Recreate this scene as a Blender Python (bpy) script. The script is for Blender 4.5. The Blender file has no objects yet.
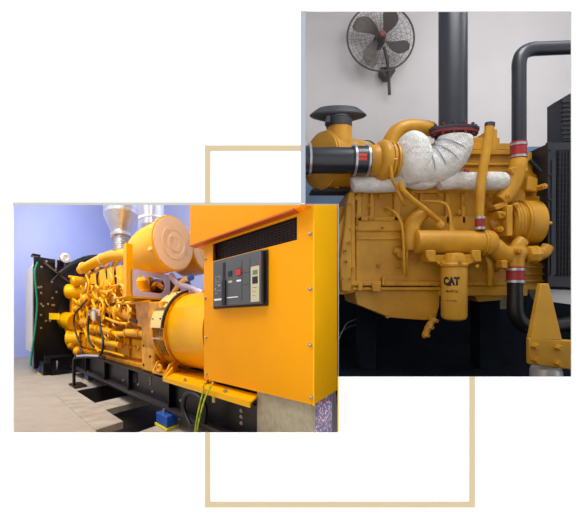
import bpy, bmesh, math, random
from mathutils import Vector, Matrix
random.seed(7)
PI = math.pi
V3 = Vector
COL = bpy.context.scene.collection
F, CX, CY, CH = 420.0, 265.0, 272.0, 0.95          # lens in px, principal point, eye height

# ------------------------------------------------------------------ frames
def R(px, py, y):                                   # right-hand plant room: point at depth y
    return V3(((px-CX)/F*y, y, CH+(CY-py)/F*y))
def rr(p, y): return p/F*y
# left-hand generator hall: axes u (along the set), v (across), w (up)
FU, FV = V3((-.947, 1.363, -.1655)), V3((.503, 1.18, -.1434))
def L(u, v, w): 
    p = FU*u + FV*v; return V3((p.x, p.y, p.z+w+CH))
def lv(px, py, v):                                  # point of the hall plane v = const
    a, b = (px-175)/233, -(py-323)/233
    t = v/(.756*a+.655); return V3((t*(-.655*a+.756), v, b*t))
def lu(px, py, u):
    a, b = (px-175)/233, -(py-323)/233
    t = u/(-.655*a+.756); return V3((u, t*(.756*a+.655), b*t))
def lw(px, py, w):
    a, b = (px-175)/233, -(py-323)/233
    t = w/b; return V3((t*(-.655*a+.756), t*(.756*a+.655), w))
def rl(p, q): return p*(q.x*.756+q.y*.655)/233      # px radius at hall point q

# ------------------------------------------------------------------ mesh builder
class B:
    def __init__(s, sp='W'): s.v=[]; s.f=[]; s.sp=sp
    def add(s, vs, fs):
        n=len(s.v); s.v += [V3(q) for q in vs]; s.f += [[i+n for i in f] for f in fs]; return s
    def hexa(s, p):                                  # p: 4 bottom, 4 top
        return s.add(p, [(0,3,2,1),(4,5,6,7),(0,1,5,4),(1,2,6,5),(2,3,7,6),(3,0,4,7)])
    def box(s, a, b):
        x0,y0,z0=a; x1,y1,z1=b
        return s.hexa([(x0,y0,z0),(x1,y0,z0),(x1,y1,z0),(x0,y1,z0),(x0,y0,z1),(x1,y0,z1),(x1,y1,z1),(x0,y1,z1)])
    def prism(s, pts, off):
        n=len(pts); off=V3(off); vs=[V3(p) for p in pts]+[V3(p)+off for p in pts]
        fs=[list(range(n))[::-1], list(range(n,2*n))]+[(i,(i+1)%n,n+(i+1)%n,n+i) for i in range(n)]
        return s.add(vs,fs)
    def ring_plate(s, outer, inner, off):
        n=len(outer); off=V3(off)
        vs=[V3(p) for p in outer]+[V3(p) for p in inner]+[V3(p)+off for p in outer]+[V3(p)+off for p in inner]
        fs=[]
        for i in range(n):
            j=(i+1)%n
            fs += [(i,j,n+j,n+i),(2*n+i,3*n+i,3*n+j,2*n+j),(i,2*n+i,2*n+j,j),(n+i,n+j,3*n+j,3*n+i)]
        return s.add(vs,fs)
    def tube(s, path, r, seg=14, caps=True, smooth=0, up=None):
        path=[V3(p) for p in path]
        rs = list(r) if isinstance(r,(list,tuple)) else [r]*len(path)
        if smooth:
            P=[];Q=[]
            n=len(path)
            for i in range(n-1):
                p0=path[max(i-1,0)];p1=path[i];p2=path[i+1];p3=path[min(i+2,n-1)]
                for k in range(smooth):
                    t=k/smooth
                    P.append(.5*((2*p1)+(p2-p0)*t+(2*p0-5*p1+4*p2-p3)*t*t+(3*p1-p0-3*p2+p3)*t**3))
                    Q.append(rs[i]*(1-t)+rs[i+1]*t)
            P.append(path[-1]);Q.append(rs[-1]); path,rs=P,Q
        n=len(path); vs=[]; T=None; N=None
        for i in range(n):
            t=(path[min(i+1,n-1)]-path[max(i-1,0)])
            if t.length<1e-9: t=T.copy() if T else V3((0,0,1))
            t.normalize()
            if N is None:
                a = V3((0,0,1)) if abs(t.z)<.9 else V3((1,0,0))
                N=t.cross(a).normalized()
            else:
                N=(N-t*N.dot(t)).normalized()
            T=t; Bn=t.cross(N)
            for k in range(seg):
                a=2*PI*k/seg; vs.append(path[i]+(N*math.cos(a)+Bn*math.sin(a))*rs[i])
        fs=[(i*seg+k,i*seg+(k+1)%seg,(i+1)*seg+(k+1)%seg,(i+1)*seg+k) for i in range(n-1) for k in range(seg)]
        if caps: fs += [list(range(seg))[::-1],[(n-1)*seg+k for k in range(seg)]]
        return s.add(vs,fs)
    def lathe(s, o, ax, prof, seg=32, sq=None):      # prof: (radius, height along axis)
        o=V3(o); ax=V3(ax).normalized()
        a=V3((0,0,1)) if abs(ax.z)<.9 else V3((1,0,0))
        N=ax.cross(a).normalized(); M=ax.cross(N)
        vs=[]
        for r,h in prof:
            for k in range(seg):
                t=2*PI*k/seg; vs.append(o+ax*h+(N*math.cos(t)+M*math.sin(t))*max(r,1e-4))
        n=len(prof)
        fs=[(i*seg+k,i*seg+(k+1)%seg,(i+1)*seg+(k+1)%seg,(i+1)*seg+k) for i in range(n-1) for k in range(seg)]
        fs += [list(range(seg))[::-1],[(n-1)*seg+k for k in range(seg)]]
        return s.add(vs,fs)
    def ball(s, c, r, seg=18, rings=10, lump=0):
        c=V3(c); r=(r,r,r) if not isinstance(r,(tuple,list)) else r
        vs=[]
        for i in range(rings+1):
            ph=PI*i/rings
            for k in range(seg):
                t=2*PI*k/seg; m=1+lump*math.sin(3*t+2*ph)*math.sin(5*ph)
                vs.append(c+V3((r[0]*math.sin(ph)*math.cos(t)*m,r[1]*math.sin(ph)*math.sin(t)*m,r[2]*math.cos(ph))))
        fs=[(i*seg+k,(i+1)*seg+k,(i+1)*seg+(k+1)%seg,i*seg+(k+1)%seg) for i in range(rings) for k in range(seg)]
        return s.add(vs,fs)
    def torus(s, c, ax, Rr, r, seg=40, sg=10):
        c=V3(c); ax=V3(ax).normalized(); a=V3((0,0,1)) if abs(ax.z)<.9 else V3((1,0,0))
        N=ax.cross(a).normalized(); M=ax.cross(N); vs=[]
        for i in range(seg):
            t=2*PI*i/seg; d=N*math.cos(t)+M*math.sin(t)
            for k in range(sg):
                q=2*PI*k/sg; vs.append(c+d*(Rr+r*math.cos(q))+ax*(r*math.sin(q)))
        fs=[(i*sg+k,((i+1)%seg)*sg+k,((i+1)%seg)*sg+(k+1)%sg,i*sg+(k+1)%sg) for i in range(seg) for k in range(sg)]
        return s.add(vs,fs)
    def squash(s,c,k):
        for q in s.v: q.y=c.y+(q.y-c.y)*k
        return s
    def world(s): return [L(*q) for q in s.v] if s.sp=='L' else s.v

def link(name, b, mat, parent=None, bevel=0, sharp=38, origin=None):
    vs=b.world()
    if parent is not None: o0=parent['_o']; o0=V3(o0)
    else:
        xs=[q.x for q in vs]; ys=[q.y for q in vs]; zs=[q.z for q in vs]
        o0=V3(((min(xs)+max(xs))/2,(min(ys)+max(ys))/2,min(zs))) if origin is None else V3(origin)
    me=bpy.data.meshes.new(name)
    me.from_pydata([q-o0 for q in vs],[],b.f); me.update()
    bm=bmesh.new(); bm.from_mesh(me)
    bmesh.ops.remove_doubles(bm, verts=bm.verts, dist=1e-5)
    bmesh.ops.recalc_face_normals(bm, faces=bm.faces)
    bm.to_mesh(me); bm.free()
    for p in me.polygons: p.use_smooth=True
    me.set_sharp_from_angle(angle=math.radians(sharp))
    me.materials.append(mat)
    o=bpy.data.objects.new(name, me); COL.objects.link(o)
    if parent is not None: o.parent=parent
    else: o.location=o0
    o['_o']=list(o0)
    if bevel:
        m=o.modifiers.new('Bevel','BEVEL'); m.width=bevel; m.segments=2; m.limit_method='ANGLE'; m.angle_limit=math.radians(40)
    return o
def tag(o, label, cat, group=None):
    o['label']=label; o['category']=cat
    if group: o['group']=group
    return o
def thing(name, label, cat, base, group=None):
    o=bpy.data.objects.new(name,None); COL.objects.link(o); o.location=V3(base); o['_o']=list(V3(base)); o.empty_display_size=.1
    return tag(o,label,cat,group)
def struct(name, b, mat, **k):
    o=link(name,b,mat,**k); o['kind']='structure'; return o
def lab(o, t): o['label']=t; return o

# ------------------------------------------------------------------ materials
def srgb(c): return tuple(((x/255)/12.92 if x/255<=.04045 else ((x/255+.055)/1.055)**2.4) for x in c)+(1,)
def mat(name, c, rough=.5, metal=0, var=.0, scale=6, bump=0, bscale=40, coat=0, spec=.5, c2=None, dirt=None):
    m=bpy.data.materials.new(name); m.use_nodes=True; nt=m.node_tree; p=nt.nodes['Principled BSDF']
    p.inputs['Roughness'].default_value=rough; p.inputs['Metallic'].default_value=metal
    p.inputs['Coat Weight'].default_value=coat; p.inputs['Specular IOR Level'].default_value=spec
    a=srgb(c); b_=srgb(c2) if c2 else tuple(x*(1-var) for x in a[:3])+(1,)
    tc=nt.nodes.new('ShaderNodeTexCoord')
    n=nt.nodes.new('ShaderNodeTexNoise'); n.inputs['Scale'].default_value=scale; n.inputs['Detail'].default_value=5
    nt.links.new(tc.outputs['Object'],n.inputs['Vector'])
    r=nt.nodes.new('ShaderNodeValToRGB'); r.color_ramp.elements[0].position=.35; r.color_ramp.elements[1].position=.65
    r.color_ramp.elements[0].color=b_; r.color_ramp.elements[1].color=a
    nt.links.new(n.outputs['Fac'],r.inputs['Fac']); nt.links.new(r.outputs['Color'],p.inputs['Base Color'])
    if bump:
        n2=nt.nodes.new('ShaderNodeTexNoise'); n2.inputs['Scale'].default_value=bscale; n2.inputs['Detail'].default_value=4
        nt.links.new(tc.outputs['Object'],n2.inputs['Vector'])
        bp=nt.nodes.new('ShaderNodeBump'); bp.inputs['Strength'].default_value=bump; bp.inputs['Distance'].default_value=.01
        nt.links.new(n2.outputs['Fac'],bp.inputs['Height']); nt.links.new(bp.outputs['Normal'],p.inputs['Normal'])
    return m
M={}
M['white']=mat('white_panel',(253,253,253),.9,spec=0)
M['tan']=mat('tan_moulding',(206,188,154),.8,var=.02,spec=0)
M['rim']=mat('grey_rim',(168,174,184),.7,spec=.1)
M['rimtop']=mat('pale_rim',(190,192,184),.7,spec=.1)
M['hallwall']=mat('hall_wall',(196,199,228),.8,c2=(180,190,234),scale=.5,bump=.1,bscale=8)
M['hallwhite']=mat('hall_white',(240,240,240),.8)
M['yel']=mat('bright_yellow_paint',(250,182,0),.34,var=.08,scale=4,spec=.2)
M['yel2']=mat('cast_yellow_paint',(246,174,0),.36,c2=(206,134,0),scale=11,bump=.3,bscale=30,spec=.4)
M['yel_shade']=mat('shaded_yellow_casting',(216,142,0),.45,c2=(140,84,0),scale=18,bump=.4,bscale=30,spec=.3)  # darker mottled yellow, paints in the shadowy gaps between engine parts
M['cab']=mat('cabinet_yellow',(242,160,0),.5,var=.04,scale=2,spec=.15)
M['cab_lit_side']=mat('cabinet_yellow_lit_side',(252,184,0),.45,var=.05,scale=3,spec=.2)  # lighter copy of the cabinet yellow, light on the side face painted in
M['hood']=mat('orange_hood',(255,150,0),.5,var=.03,scale=2,spec=.12)
M['lav']=mat('pale_plate',(205,200,235),.4,var=.05)
M['peach']=mat('peach_end_cover',(246,205,160),.45,var=.03)
M['strip']=mat('pale_yellow_cover',(240,205,120),.4)
M['blk']=mat('black_steel',(24,22,22),.4,var=.4,scale=5)
M['blkbrown']=mat('radiator_black',(30,26,26),.5,c2=(18,16,18),scale=3)
M['void']=mat('dark_mesh',(20,14,10),.8,var=.5,scale=60)
M['hose']=mat('black_rubber',(18,18,20),.45)
M['silver']=mat('brushed_steel',(226,226,228),.3,metal=.7,var=.12,scale=10)
M['bolt']=mat('zinc_bolt',(190,180,160),.35,metal=.7)
M['cream']=mat('cream_panel',(246,240,230),.7,var=.05)
M['green']=mat('green_hose',(10,140,100),.5)
M['yg']=mat('earth_cable_yellow',(225,215,30),.45,c2=(80,170,40),scale=16)
M['blue']=mat('blue_paint',(20,80,170),.5)
M['tagy']=mat('yellow_tag',(250,225,10),.5)
M['red']=mat('red_paint',(200,40,30),.5)
M['conc']=mat('concrete',(190,180,166),.9,c2=(172,160,144),scale=3,bump=.3,bscale=30)
M['conc2']=mat('concrete_slab',(186,176,158),.9,c2=(164,152,134),scale=5,bump=.3,bscale=40)
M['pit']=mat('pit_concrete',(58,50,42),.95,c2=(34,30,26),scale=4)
M['plinth']=mat('grey_plinth',(186,176,146),.9,c2=(166,156,130),scale=20,bump=.2,bscale=60)
M['brk']=mat('breaker_grey',(84,86,84),.5,var=.05)
M['brkd']=mat('breaker_black',(24,22,24),.5)
M['beige']=mat('trip_unit_beige',(196,188,150),.5)
M['lcd']=mat('lcd',(110,120,95),.3)
M['whitep']=mat('white_plastic',(235,235,232),.5)
M['rwall']=mat('plaster_wall',(216,213,214),.85,c2=(208,205,207),scale=1.2,bump=.06,bscale=12)
M['dado']=mat('blue_dado',(112,140,172),.6,c2=(98,126,160),scale=3)
M['rfloor_shade']=mat('dark_blue_floor_and_shade',(20,28,40),.85,c2=(12,17,26),scale=3,spec=.15)  # floor colour, also used as painted shade on lower wall and stands
M['ry']=mat('engine_yellow',(206,150,38),.42,c2=(184,130,26),scale=5,bump=.15,bscale=26,spec=.4)
M['ry2']=mat('bracket_yellow',(214,160,46),.5,c2=(200,148,38),scale=3)
M['pipe']=mat('blue_black_pipe',(25,30,42),.38,var=.1,coat=.2)
M['cap']=mat('dark_grey_plastic',(50,54,62),.5)
M['rred']=mat('red_silicone',(158,38,40),.45,var=.15,scale=20)
M['clamp']=mat('clamp_steel',(175,180,185),.3,metal=.6)
M['fan']=mat('fan_metal',(92,86,82),.45,metal=.2,var=.1)
M['fanw']=mat('fan_wire',(70,66,66),.5)
M['isol']=mat('isolator_grey',(215,217,217),.35,metal=.3)
M['beam']=mat('pale_beam',(240,242,246),.6)
M['radblk']=mat('radiator_blue_black',(26,31,42),.5)
M['ink']=mat('black_ink',(16,14,14),.6)
M['wood']=mat('brown_board',(120,82,48),.7)
M['turbod']=mat('turbo_brown',(96,56,40),.5,c2=(50,34,34),scale=9)
M['gask']=mat('dark_red_gasket',(112,36,40),.6)
M['cable']=mat('grey_cable',(150,158,170),.5)
def speckle():
    m=bpy.data.materials.new('speckled_stone'); m.use_nodes=True; nt=m.node_tree; p=nt.nodes['Principled BSDF']
    tc=nt.nodes.new('ShaderNodeTexCoord'); v=nt.nodes.new('ShaderNodeTexVoronoi'); v.inputs['Scale'].default_value=75
    r=nt.nodes.new('ShaderNodeValToRGB'); r.color_ramp.interpolation='CONSTANT'
    r.color_ramp.elements[0].color=srgb((96,76,140)); r.color_ramp.elements[1].position=.3; r.color_ramp.elements[1].color=srgb((170,100,120))
    e=r.color_ramp.elements.new(.55); e.color=srgb((240,228,240)); e=r.color_ramp.elements.new(.72); e.color=srgb((90,104,170))
    s=nt.nodes.new('ShaderNodeSeparateColor')
    nt.links.new(tc.outputs['Object'],v.inputs['Vector']); nt.links.new(v.outputs['Color'],s.inputs['Color']); nt.links.new(s.outputs['Red'],r.inputs['Fac']); nt.links.new(r.outputs['Color'],p.inputs['Base Color'])
    p.inputs['Roughness'].default_value=.6
    return m
M['speck']=speckle()
def wrapmat():
    m=mat('glass_cloth_wrap',(242,241,236),.85,c2=(222,221,217),scale=9); nt=m.node_tree; p=nt.nodes['Principled BSDF']
    tc=nt.nodes.new('ShaderNodeTexCoord'); mp=nt.nodes.new('ShaderNodeMapping'); mp.inputs['Rotation'].default_value=(.3,.6,.2)
    w=nt.nodes.new('ShaderNodeTexWave'); w.inputs['Scale'].default_value=11; w.inputs['Distortion'].default_value=5; w.inputs['Detail'].default_value=3; w.wave_profile='SAW'
    n=nt.nodes.new('ShaderNodeTexVoronoi'); n.inputs['Scale'].default_value=18
    ad=nt.nodes.new('ShaderNodeMath'); ad.operation='ADD'
    bp=nt.nodes.new('ShaderNodeBump'); bp.inputs['Strength'].default_value=.75; bp.inputs['Distance'].default_value=.015
    nt.links.new(tc.outputs['Object'],mp.inputs['Vector']); nt.links.new(mp.outputs[0],w.inputs['Vector']); nt.links.new(tc.outputs['Object'],n.inputs['Vector'])
    nt.links.new(w.outputs['Fac'],ad.inputs[0]); nt.links.new(n.outputs['Distance'],ad.inputs[1])
    nt.links.new(ad.outputs[0],bp.inputs['Height']); nt.links.new(bp.outputs['Normal'],p.inputs['Normal'])
    bp.inputs['Strength'].default_value=.8; bp.inputs['Distance'].default_value=.016
    w2=nt.nodes.new('ShaderNodeTexWave'); w2.inputs['Scale'].default_value=30; w2.inputs['Distortion'].default_value=8; w2.inputs['Detail'].default_value=4
    mp2=nt.nodes.new('ShaderNodeMapping'); mp2.inputs['Rotation'].default_value=(.9,-.5,.7); nt.links.new(tc.outputs['Object'],mp2.inputs['Vector']); nt.links.new(mp2.outputs[0],w2.inputs['Vector'])
    a2=nt.nodes.new('ShaderNodeMath'); a2.operation='MULTIPLY_ADD'; a2.inputs[1].default_value=.35
    nt.links.new(w2.outputs['Fac'],a2.inputs[0]); nt.links.new(ad.outputs[0],a2.inputs[2]); nt.links.new(a2.outputs[0],bp.inputs['Height'])
    return m
M['wrap']=wrapmat()
def tread():
    m=bpy.data.materials.new('ribbed_floor'); m.use_nodes=True; nt=m.node_tree; p=nt.nodes['Principled BSDF']
    tc=nt.nodes.new('ShaderNodeTexCoord'); c=nt.nodes.new('ShaderNodeTexBrick')
    c.inputs['Scale'].default_value=9; c.inputs['Mortar Size'].default_value=.012; c.inputs['Color1'].default_value=srgb((198,186,168)); c.inputs['Color2'].default_value=srgb((190,178,160)); c.inputs['Mortar'].default_value=srgb((160,150,136))
    n=nt.nodes.new('ShaderNodeTexNoise'); n.inputs['Scale'].default_value=2.5; n.inputs['Detail'].default_value=6
    mx=nt.nodes.new('ShaderNodeMix'); mx.data_type='RGBA'; mx.blend_type='MULTIPLY'; mx.inputs[0].default_value=.35
    nt.links.new(tc.outputs['Object'],c.inputs['Vector']); nt.links.new(tc.outputs['Object'],n.inputs['Vector'])
    nt.links.new(c.outputs['Color'],mx.inputs[6]); nt.links.new(n.outputs['Fac'],mx.inputs[7]); nt.links.new(mx.outputs[2],p.inputs['Base Color'])
    p.inputs['Roughness'].default_value=.85
    return m
M['tread']=tread()

# ================================================================== SETTING
Y0=2.2
def wallrect(x0,y0,x1,y1,yy=Y0,th=.008):
    a=R(x0,y1,yy); b=R(x1,y0,yy); return (a.x,yy,a.z),(b.x,yy+th,b.z)
b=B()
xs=[-330,13,305,338,572,900]; ys=[-420,11,204,377,433,1000]
for i in range(5):
    for j in range(5):
        hole=(1<=i<=2 and j in(2,3)) or (2<=i<=3 and j in (1,2))
        if not hole: b.box(*wallrect(xs[i],ys[j],xs[i+1],ys[j+1]))
struct('wall_front',b,M['white'])
def onwall(name,rects,m,th=.006):
    b=B()
    for r in rects: b.box(*wallrect(*r,yy=Y0-th,th=th))
    return struct(name,b,m)
onwall('trim_1',[(205,145.5,301,150.5),(205,150.5,210,203)],M['tan'])
onwall('trim_2',[(205,433,210,507.5),(210,502.5,475,507.5),(470,377,475,502.5)],M['tan'])
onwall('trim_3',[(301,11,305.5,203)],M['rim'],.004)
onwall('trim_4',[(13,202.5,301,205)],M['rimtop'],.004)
onwall('trim_5',[(338,377,339.3,431)],M['strip'],.004)

# partition between the two rooms (plan polyline), low lid over the near corner of the hall
def plan(px,y): return ((px-CX)/F*y, y)
def wallseg(b,p,q,z0a,z0b,z1a,z1b,th=.01):
    p=V3((*p,0)); q=V3((*q,0)); n=V3((q.y-p.y,-(q.x-p.x),0)).normalized()*th
    b.hexa([p+V3((0,0,z0a)),q+V3((0,0,z0b)),q+n+V3((0,0,z0b)),p+n+V3((0,0,z0a)),p+V3((0,0,z1a)),q+V3((0,0,z1b)),q+n+V3((0,0,z1b)),p+n+V3((0,0,z1a))])
zr=lambda y: CH+(272-204)/F*y
b=B()
wallseg(b,plan(338.0,3.25),plan(338.0,3.5),-1.2,-1.2,zr(3.25),zr(3.5),.003)
wallseg(b,plan(301,3.5),plan(338.6,3.5),-1.2,-1.2,zr(3.5),zr(3.5),.01)
wallseg(b,plan(301,3.5),plan(301,5.5),-1.4,-1.6,4.7,4.7,.008)
wallseg(b,plan(301,5.5),plan(301,8.6),-1.4,-2.4,5.2,5.2,.01)
wallseg(b,plan(301,Y0+.01),plan(301,3.5),zr(Y0),zr(3.5),4.7,4.7,.01)
struct('wall_partition',b,M['rwall'])

# hall
W0=-1.05
b=B('L').box((8.5,-1.6,W0-.6),(8.6,4.7,5.2)); struct('wall_back',b,M['hallwall'])
b=B('L').box((1.5,4.6,W0-.6),(8.5,4.7,5.2)); struct('wall_right',b,M['hallwall'])
b=B('L').box((3.1,-1.7,W0-.6),(8.6,-1.6,5.2)); struct('wall_left',b,M['hallwall'])
b=B('L').prism([(1.5,.2,5.2),(3.12,-1.7,5.2),(8.6,-1.7,5.2),(8.6,4.7,5.2),(1.4,4.7,5.2)],(0,0,.06)); struct('ceiling',b,M['hallwhite'])
fl=B('L')
fl.prism([(.86,.9,W0-.12),(3.03,-1.6,W0-.12),(8.5,-1.6,W0-.12),(8.5,.9,W0-.12)],(0,0,.12))
fl.box((3.73,.901,W0-.12),(8.5,4.6,W0))
struct('floor',fl,M['tread'])
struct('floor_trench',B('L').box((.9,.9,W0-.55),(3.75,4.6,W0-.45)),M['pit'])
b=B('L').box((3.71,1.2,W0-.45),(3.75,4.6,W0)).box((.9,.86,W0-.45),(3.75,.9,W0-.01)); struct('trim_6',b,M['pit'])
def slab(a,bb,label):
    return tag(link('floor_slab',B('L').box(a,bb),M['conc2'],bevel=.006),label,'slab','concrete trench covers')
slab((2.22,.9,W0-.07),(3.73,1.2,W0+.012),'long grey concrete slab running beside the open trenches')
slab((2.70,1.205,W0-.09),(3.02,2.6,W0-.005),'narrow concrete slab crossing between the two open trenches')
slab((1.0,.95,W0-.09),(1.94,2.6,W0-.005),'concrete slab at the bottom of the picture, under the blue isolator')
# ------------------------------------------------------------------ hall: cabinet
def quadv(pts,v,th,b=None):
    b=b or B('L'); P=[lv(x,y,v) for x,y in pts]; return b.prism(P,(0,th,0))
VC=1.555
cab=thing('control_cabinet','large orange-yellow steel control cabinet with a grey circuit breaker in its front','cabinet',L(.95,1.75,-.5))
# body as panels
us,ue=.519,1.40
b=B('L')
N=4
ov=[lv(212.8,243,VC),lv(212.8,259.6,VC),lv(297,242,VC),lv(297,217,VC)]
u0,u1=ov[2].x,ov[0].x; w0,w1=ov[1].z,.70
w0=(ov[1].z+ov[2].z)/2; w1=(ov[0].z+ov[3].z)/2
# front skin around the vent opening
for (a,c,d,e) in ((us,u0,-.496,.70),(u1,ue,-.496,.70),(u0,u1,-.496,w0),(u0,u1,w1,.70)):
    b.box((a,VC,d),(c,VC+.012,e))
link('front_panel',b,M['cab'],cab)
def lidw(u,v): p=FU*u+FV*v; return p.y*(68/F)-p.z-.006
link('side_panel',B('L').prism([(us-.001,VC+.012,-.496),(us-.001,2.035,-.496),(us-.001,2.035,lidw(us,2.035)),(us-.001,VC+.012,lidw(us,VC+.012))],(.012,0,0)).box((us-.008,VC-.003,-.50),(us+.0,VC+.016,.705)),M['cab_lit_side'],cab)
link('back_shell',B('L').box((us+.012,2.02,-.496),(ue,2.03,.70)).box((ue-.012,VC+.012,-.496),(ue,2.03,.70)).box((us+.012,VC+.012,-.496),(ue,2.03,-.484)),M['cab'],cab)
# louvre behind the opening
b=B('L').box((u0-.02,VC+.06,w0-.02),(u1+.02,VC+.07,w1+.02)); link('vent_opening',b,M['void'],cab)
vm=B('L')
for i in range(26):
    uu=u0+(u1-u0)*(i+.5)/26; vm.box((uu-.004,VC+.045,w0),(uu+.004,VC+.052,w1))
for i in range(8):
    ww=w0+(w1-w0)*(i+.5)/8; vm.box((u0,VC+.04,ww-.004),(u1,VC+.046,ww+.004))
link('mesh_grille',vm,mat('dark_brown_mesh',(40,26,12),.6),cab)
# hood
b=B('L')
b.hexa([(.57,1.49,.70),(.57,1.93,.70),(1.51,1.93,.70),(1.51,1.49,.70)]+[(u,v,min(lidw(u,v),1.12)) for u,v in ((.57,1.49),(.57,1.93),(1.51,1.93),(1.51,1.49))])
link('hood',b,M['hood'],cab)
link('hood_lip',B('L').box((.60,1.487,.694),(1.512,1.56,.706)),mat('hood_lip_brown',(190,84,10),.5),cab)
def lbolt(parent,c,r=.012,axis=(0,-1,0),m='bolt',h=.012,name='bolt',seg=8):
    b=B('L').lathe(V3(c),axis,[(r*1.5,0),(r*1.5,.003),(r,.003),(r,h),(r*.6,h+.003)],seg=seg); return link(name,b,M[m],parent)
for x,y in ((205.5,259),(205.5,298),(206,337),(206.5,374),(310,234),(310,289),(310,345),(311,397)):
    lbolt(cab,lv(x,y,VC),.0085)
# circuit breaker
cb=B('L')
a=lv(214,262,VC); c=lv(268.5,307,VC); a2=lv(268.5,250,VC)
ub0,ub1=c.x,a.x; wb0,wb1=c.z,a2.z
wb0=(lv(214.5,308,VC).z+c.z)/2; wb1=(lv(214,262,VC).z+a2.z)/2
brk=link('circuit_breaker',B('L').box((ub0,VC-.012,wb0),(ub1,VC,wb1)),M['brkd'],cab,bevel=.008)
FVv=VC-.05
uf1=lv(213.5,261,FVv).x; uf0=lv(261,250,FVv).x; wf1=(lv(213.5,261,FVv).z+lv(261,250,FVv).z)/2; wf0=(lv(213.7,305.5,FVv).z+lv(260.5,304.5,FVv).z)/2
link('breaker_face',B('L').box((uf0,FVv,wf0),(uf1,VC-.012,wf1)),M['brk'],brk,bevel=.004)
def bf(name,x0,y0,x1,y1,m,th=.003,d=0,y0b=None):
    p=lv(x0,y0,FVv); q=lv(x1,y1,FVv)
    # rectangle given by its left edge top and bottom rows
    wt,wb=p.z,lv(x0,y1,FVv).z
    return link(name,B('L').box((q.x,FVv-th-d,wb),(p.x,FVv-d,wt)),M[m] if isinstance(m,str) else m,brk)
bf('trip_unit',251,267,259.5,302,'beige',.004)
bf('display',253,270.5,257.8,275,'lcd',.0015,.004)
bf('keypad',252.6,277,258,284,'brkd',.0015,.004)
bf('close_handle',222.8,281,226,305.5,'brkd',.014)
bf('handle_slot',222.8,263,225.6,281,'brkd',.002)
bf('off_button',228.4,271.5,232,276.3,'brkd',.005)
bf('on_button',236.5,270,241,275.5,'red',.006)
bf('button_label',228.4,281,232.2,283,'beige',.001)
bf('button_label',236.6,280,241,281.8,'whitep',.001)
bf('name_strip',227,297.3,238,298.2,'whitep',.001)
bf('name_strip',214.3,299,221.5,300.8,'whitep',.001)
dm=mat('breaker_line',(40,42,42),.6)
bf('seam',241.7,259.5,242.2,300,dm,.001); bf('seam',249.8,257.5,250.3,300,dm,.001); bf('seam',242.2,273,249.8,273.5,dm,.001); bf('seam',242.2,284.6,249.8,285.1,dm,.001); bf('seam',236.5,268.5,241.7,269,dm,.001)
wp=mat('printed_marks',(150,156,150),.6)
for (x,y,w_,h_) in ((215,277,2.6,.6),(215.5,279,.6,2),(218,276,2.2,.6),(219.6,276.5,.5,3),(215,282,5,.5),(215,284,2,.6),(218,284.5,2.4,2),(214.8,288,1,2.5),(217,290.5,4,.5),(215,293,2,.6)):
    bf('printed_mark',x,y,x+w_,y+h_,wp,.0008)
bf('trip_lamp',259.2,261.5,260.6,263.6,'red',.002)
for k in range(3): bf('trip_mark',253,287.5+4*k,257.5-k,288+4*k,'red' if k==1 else 'brk',.0006,.004)

# plinth and speckled column
tag(link('concrete_plinth',B('L').box((.54,VC+.03,-1.10),(.905,1.66,-.496)),M['plinth'],bevel=.006),'pale grey concrete plinth standing under the control cabinet','plinth')
tag(link('speckled_column',B('L').box((.55,1.68,-1.15),(.75,2.032,-.496)),M['speck']),'purple and white speckled column right of the grey plinth, under the cabinet','column')

# ------------------------------------------------------------------ alternator
alt=thing('alternator','yellow round-bodied alternator with a pale cover strip, left of the control cabinet','alternator',L(1.8,1.97,-.55))
ac=V3((0,1.985,-.085)); ar=.43
b=B('L').lathe((1.42,ac.y,ac.z),(1,0,0),[(ar,0),(ar,.50),(ar-.01,.505),(ar-.01,.53)],seg=56); link('housing',b,M['yel'],alt)
b=B('L').lathe((1.95,ac.y,ac.z),(1,0,0),[(ar+.02,0),(ar+.02,.02),(ar+.005,.02),(ar+.005,.20),(ar+.03,.20),(ar+.03,.26)],seg=56); link('end_frame',b,M['yel2'],alt)
# pale cover strip curved over the upper near side
def arcstrip(b,u0,u1,r,th,t0,t1,n=14):
    for i in range(n):
        q0=t0+(t1-t0)*i/n; q1=t0+(t1-t0)*(i+1)/n
        p=lambda u,q,rad:(u,ac.y-rad*math.cos(q),ac.z+rad*math.sin(q))
        b.hexa([p(u0,q0,r),p(u1,q0,r),p(u1,q1,r),p(u0,q1,r),p(u0,q0,r+th),p(u1,q0,r+th),p(u1,q1,r+th),p(u0,q1,r+th)])
    return b
link('cover_strip',arcstrip(B('L'),1.97,2.17,ar+.035,.012,math.radians(4),math.radians(78)),M['strip'],alt)
link('cover_edge',arcstrip(B('L'),1.955,1.975,ar+.02,.03,math.radians(4),math.radians(80)),M['blk'],alt)
for j,(t0,t1) in enumerate(((-8,2),(-40,-14))):
    vent=link('air_vent',arcstrip(B('L'),2.0,2.13,ar+.006,.004,math.radians(t0),math.radians(t1)),M['void'],alt)
    s=B('L')
    for k in range(5):
        arcstrip(s,2.005+.026*k,2.012+.026*k,ar+.01,.006,math.radians(t0),math.radians(t1),4)
    link('louvre',s,M['yel2'],vent)
link('handle_bar',B('L').tube([(1.99,ac.y-ar-.04,-.17),(2.14,ac.y-ar-.04,-.17)],.008,8),M['silver'],alt)
for q in (16,40,62):
    for uu in (2.0,2.14):
        lbolt(alt,(uu,ac.y-(ar+.046)*math.cos(math.radians(q)),ac.z+(ar+.046)*math.sin(math.radians(q))),.007,(0,-math.cos(math.radians(q)),math.sin(math.radians(q))),'blk')
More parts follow.
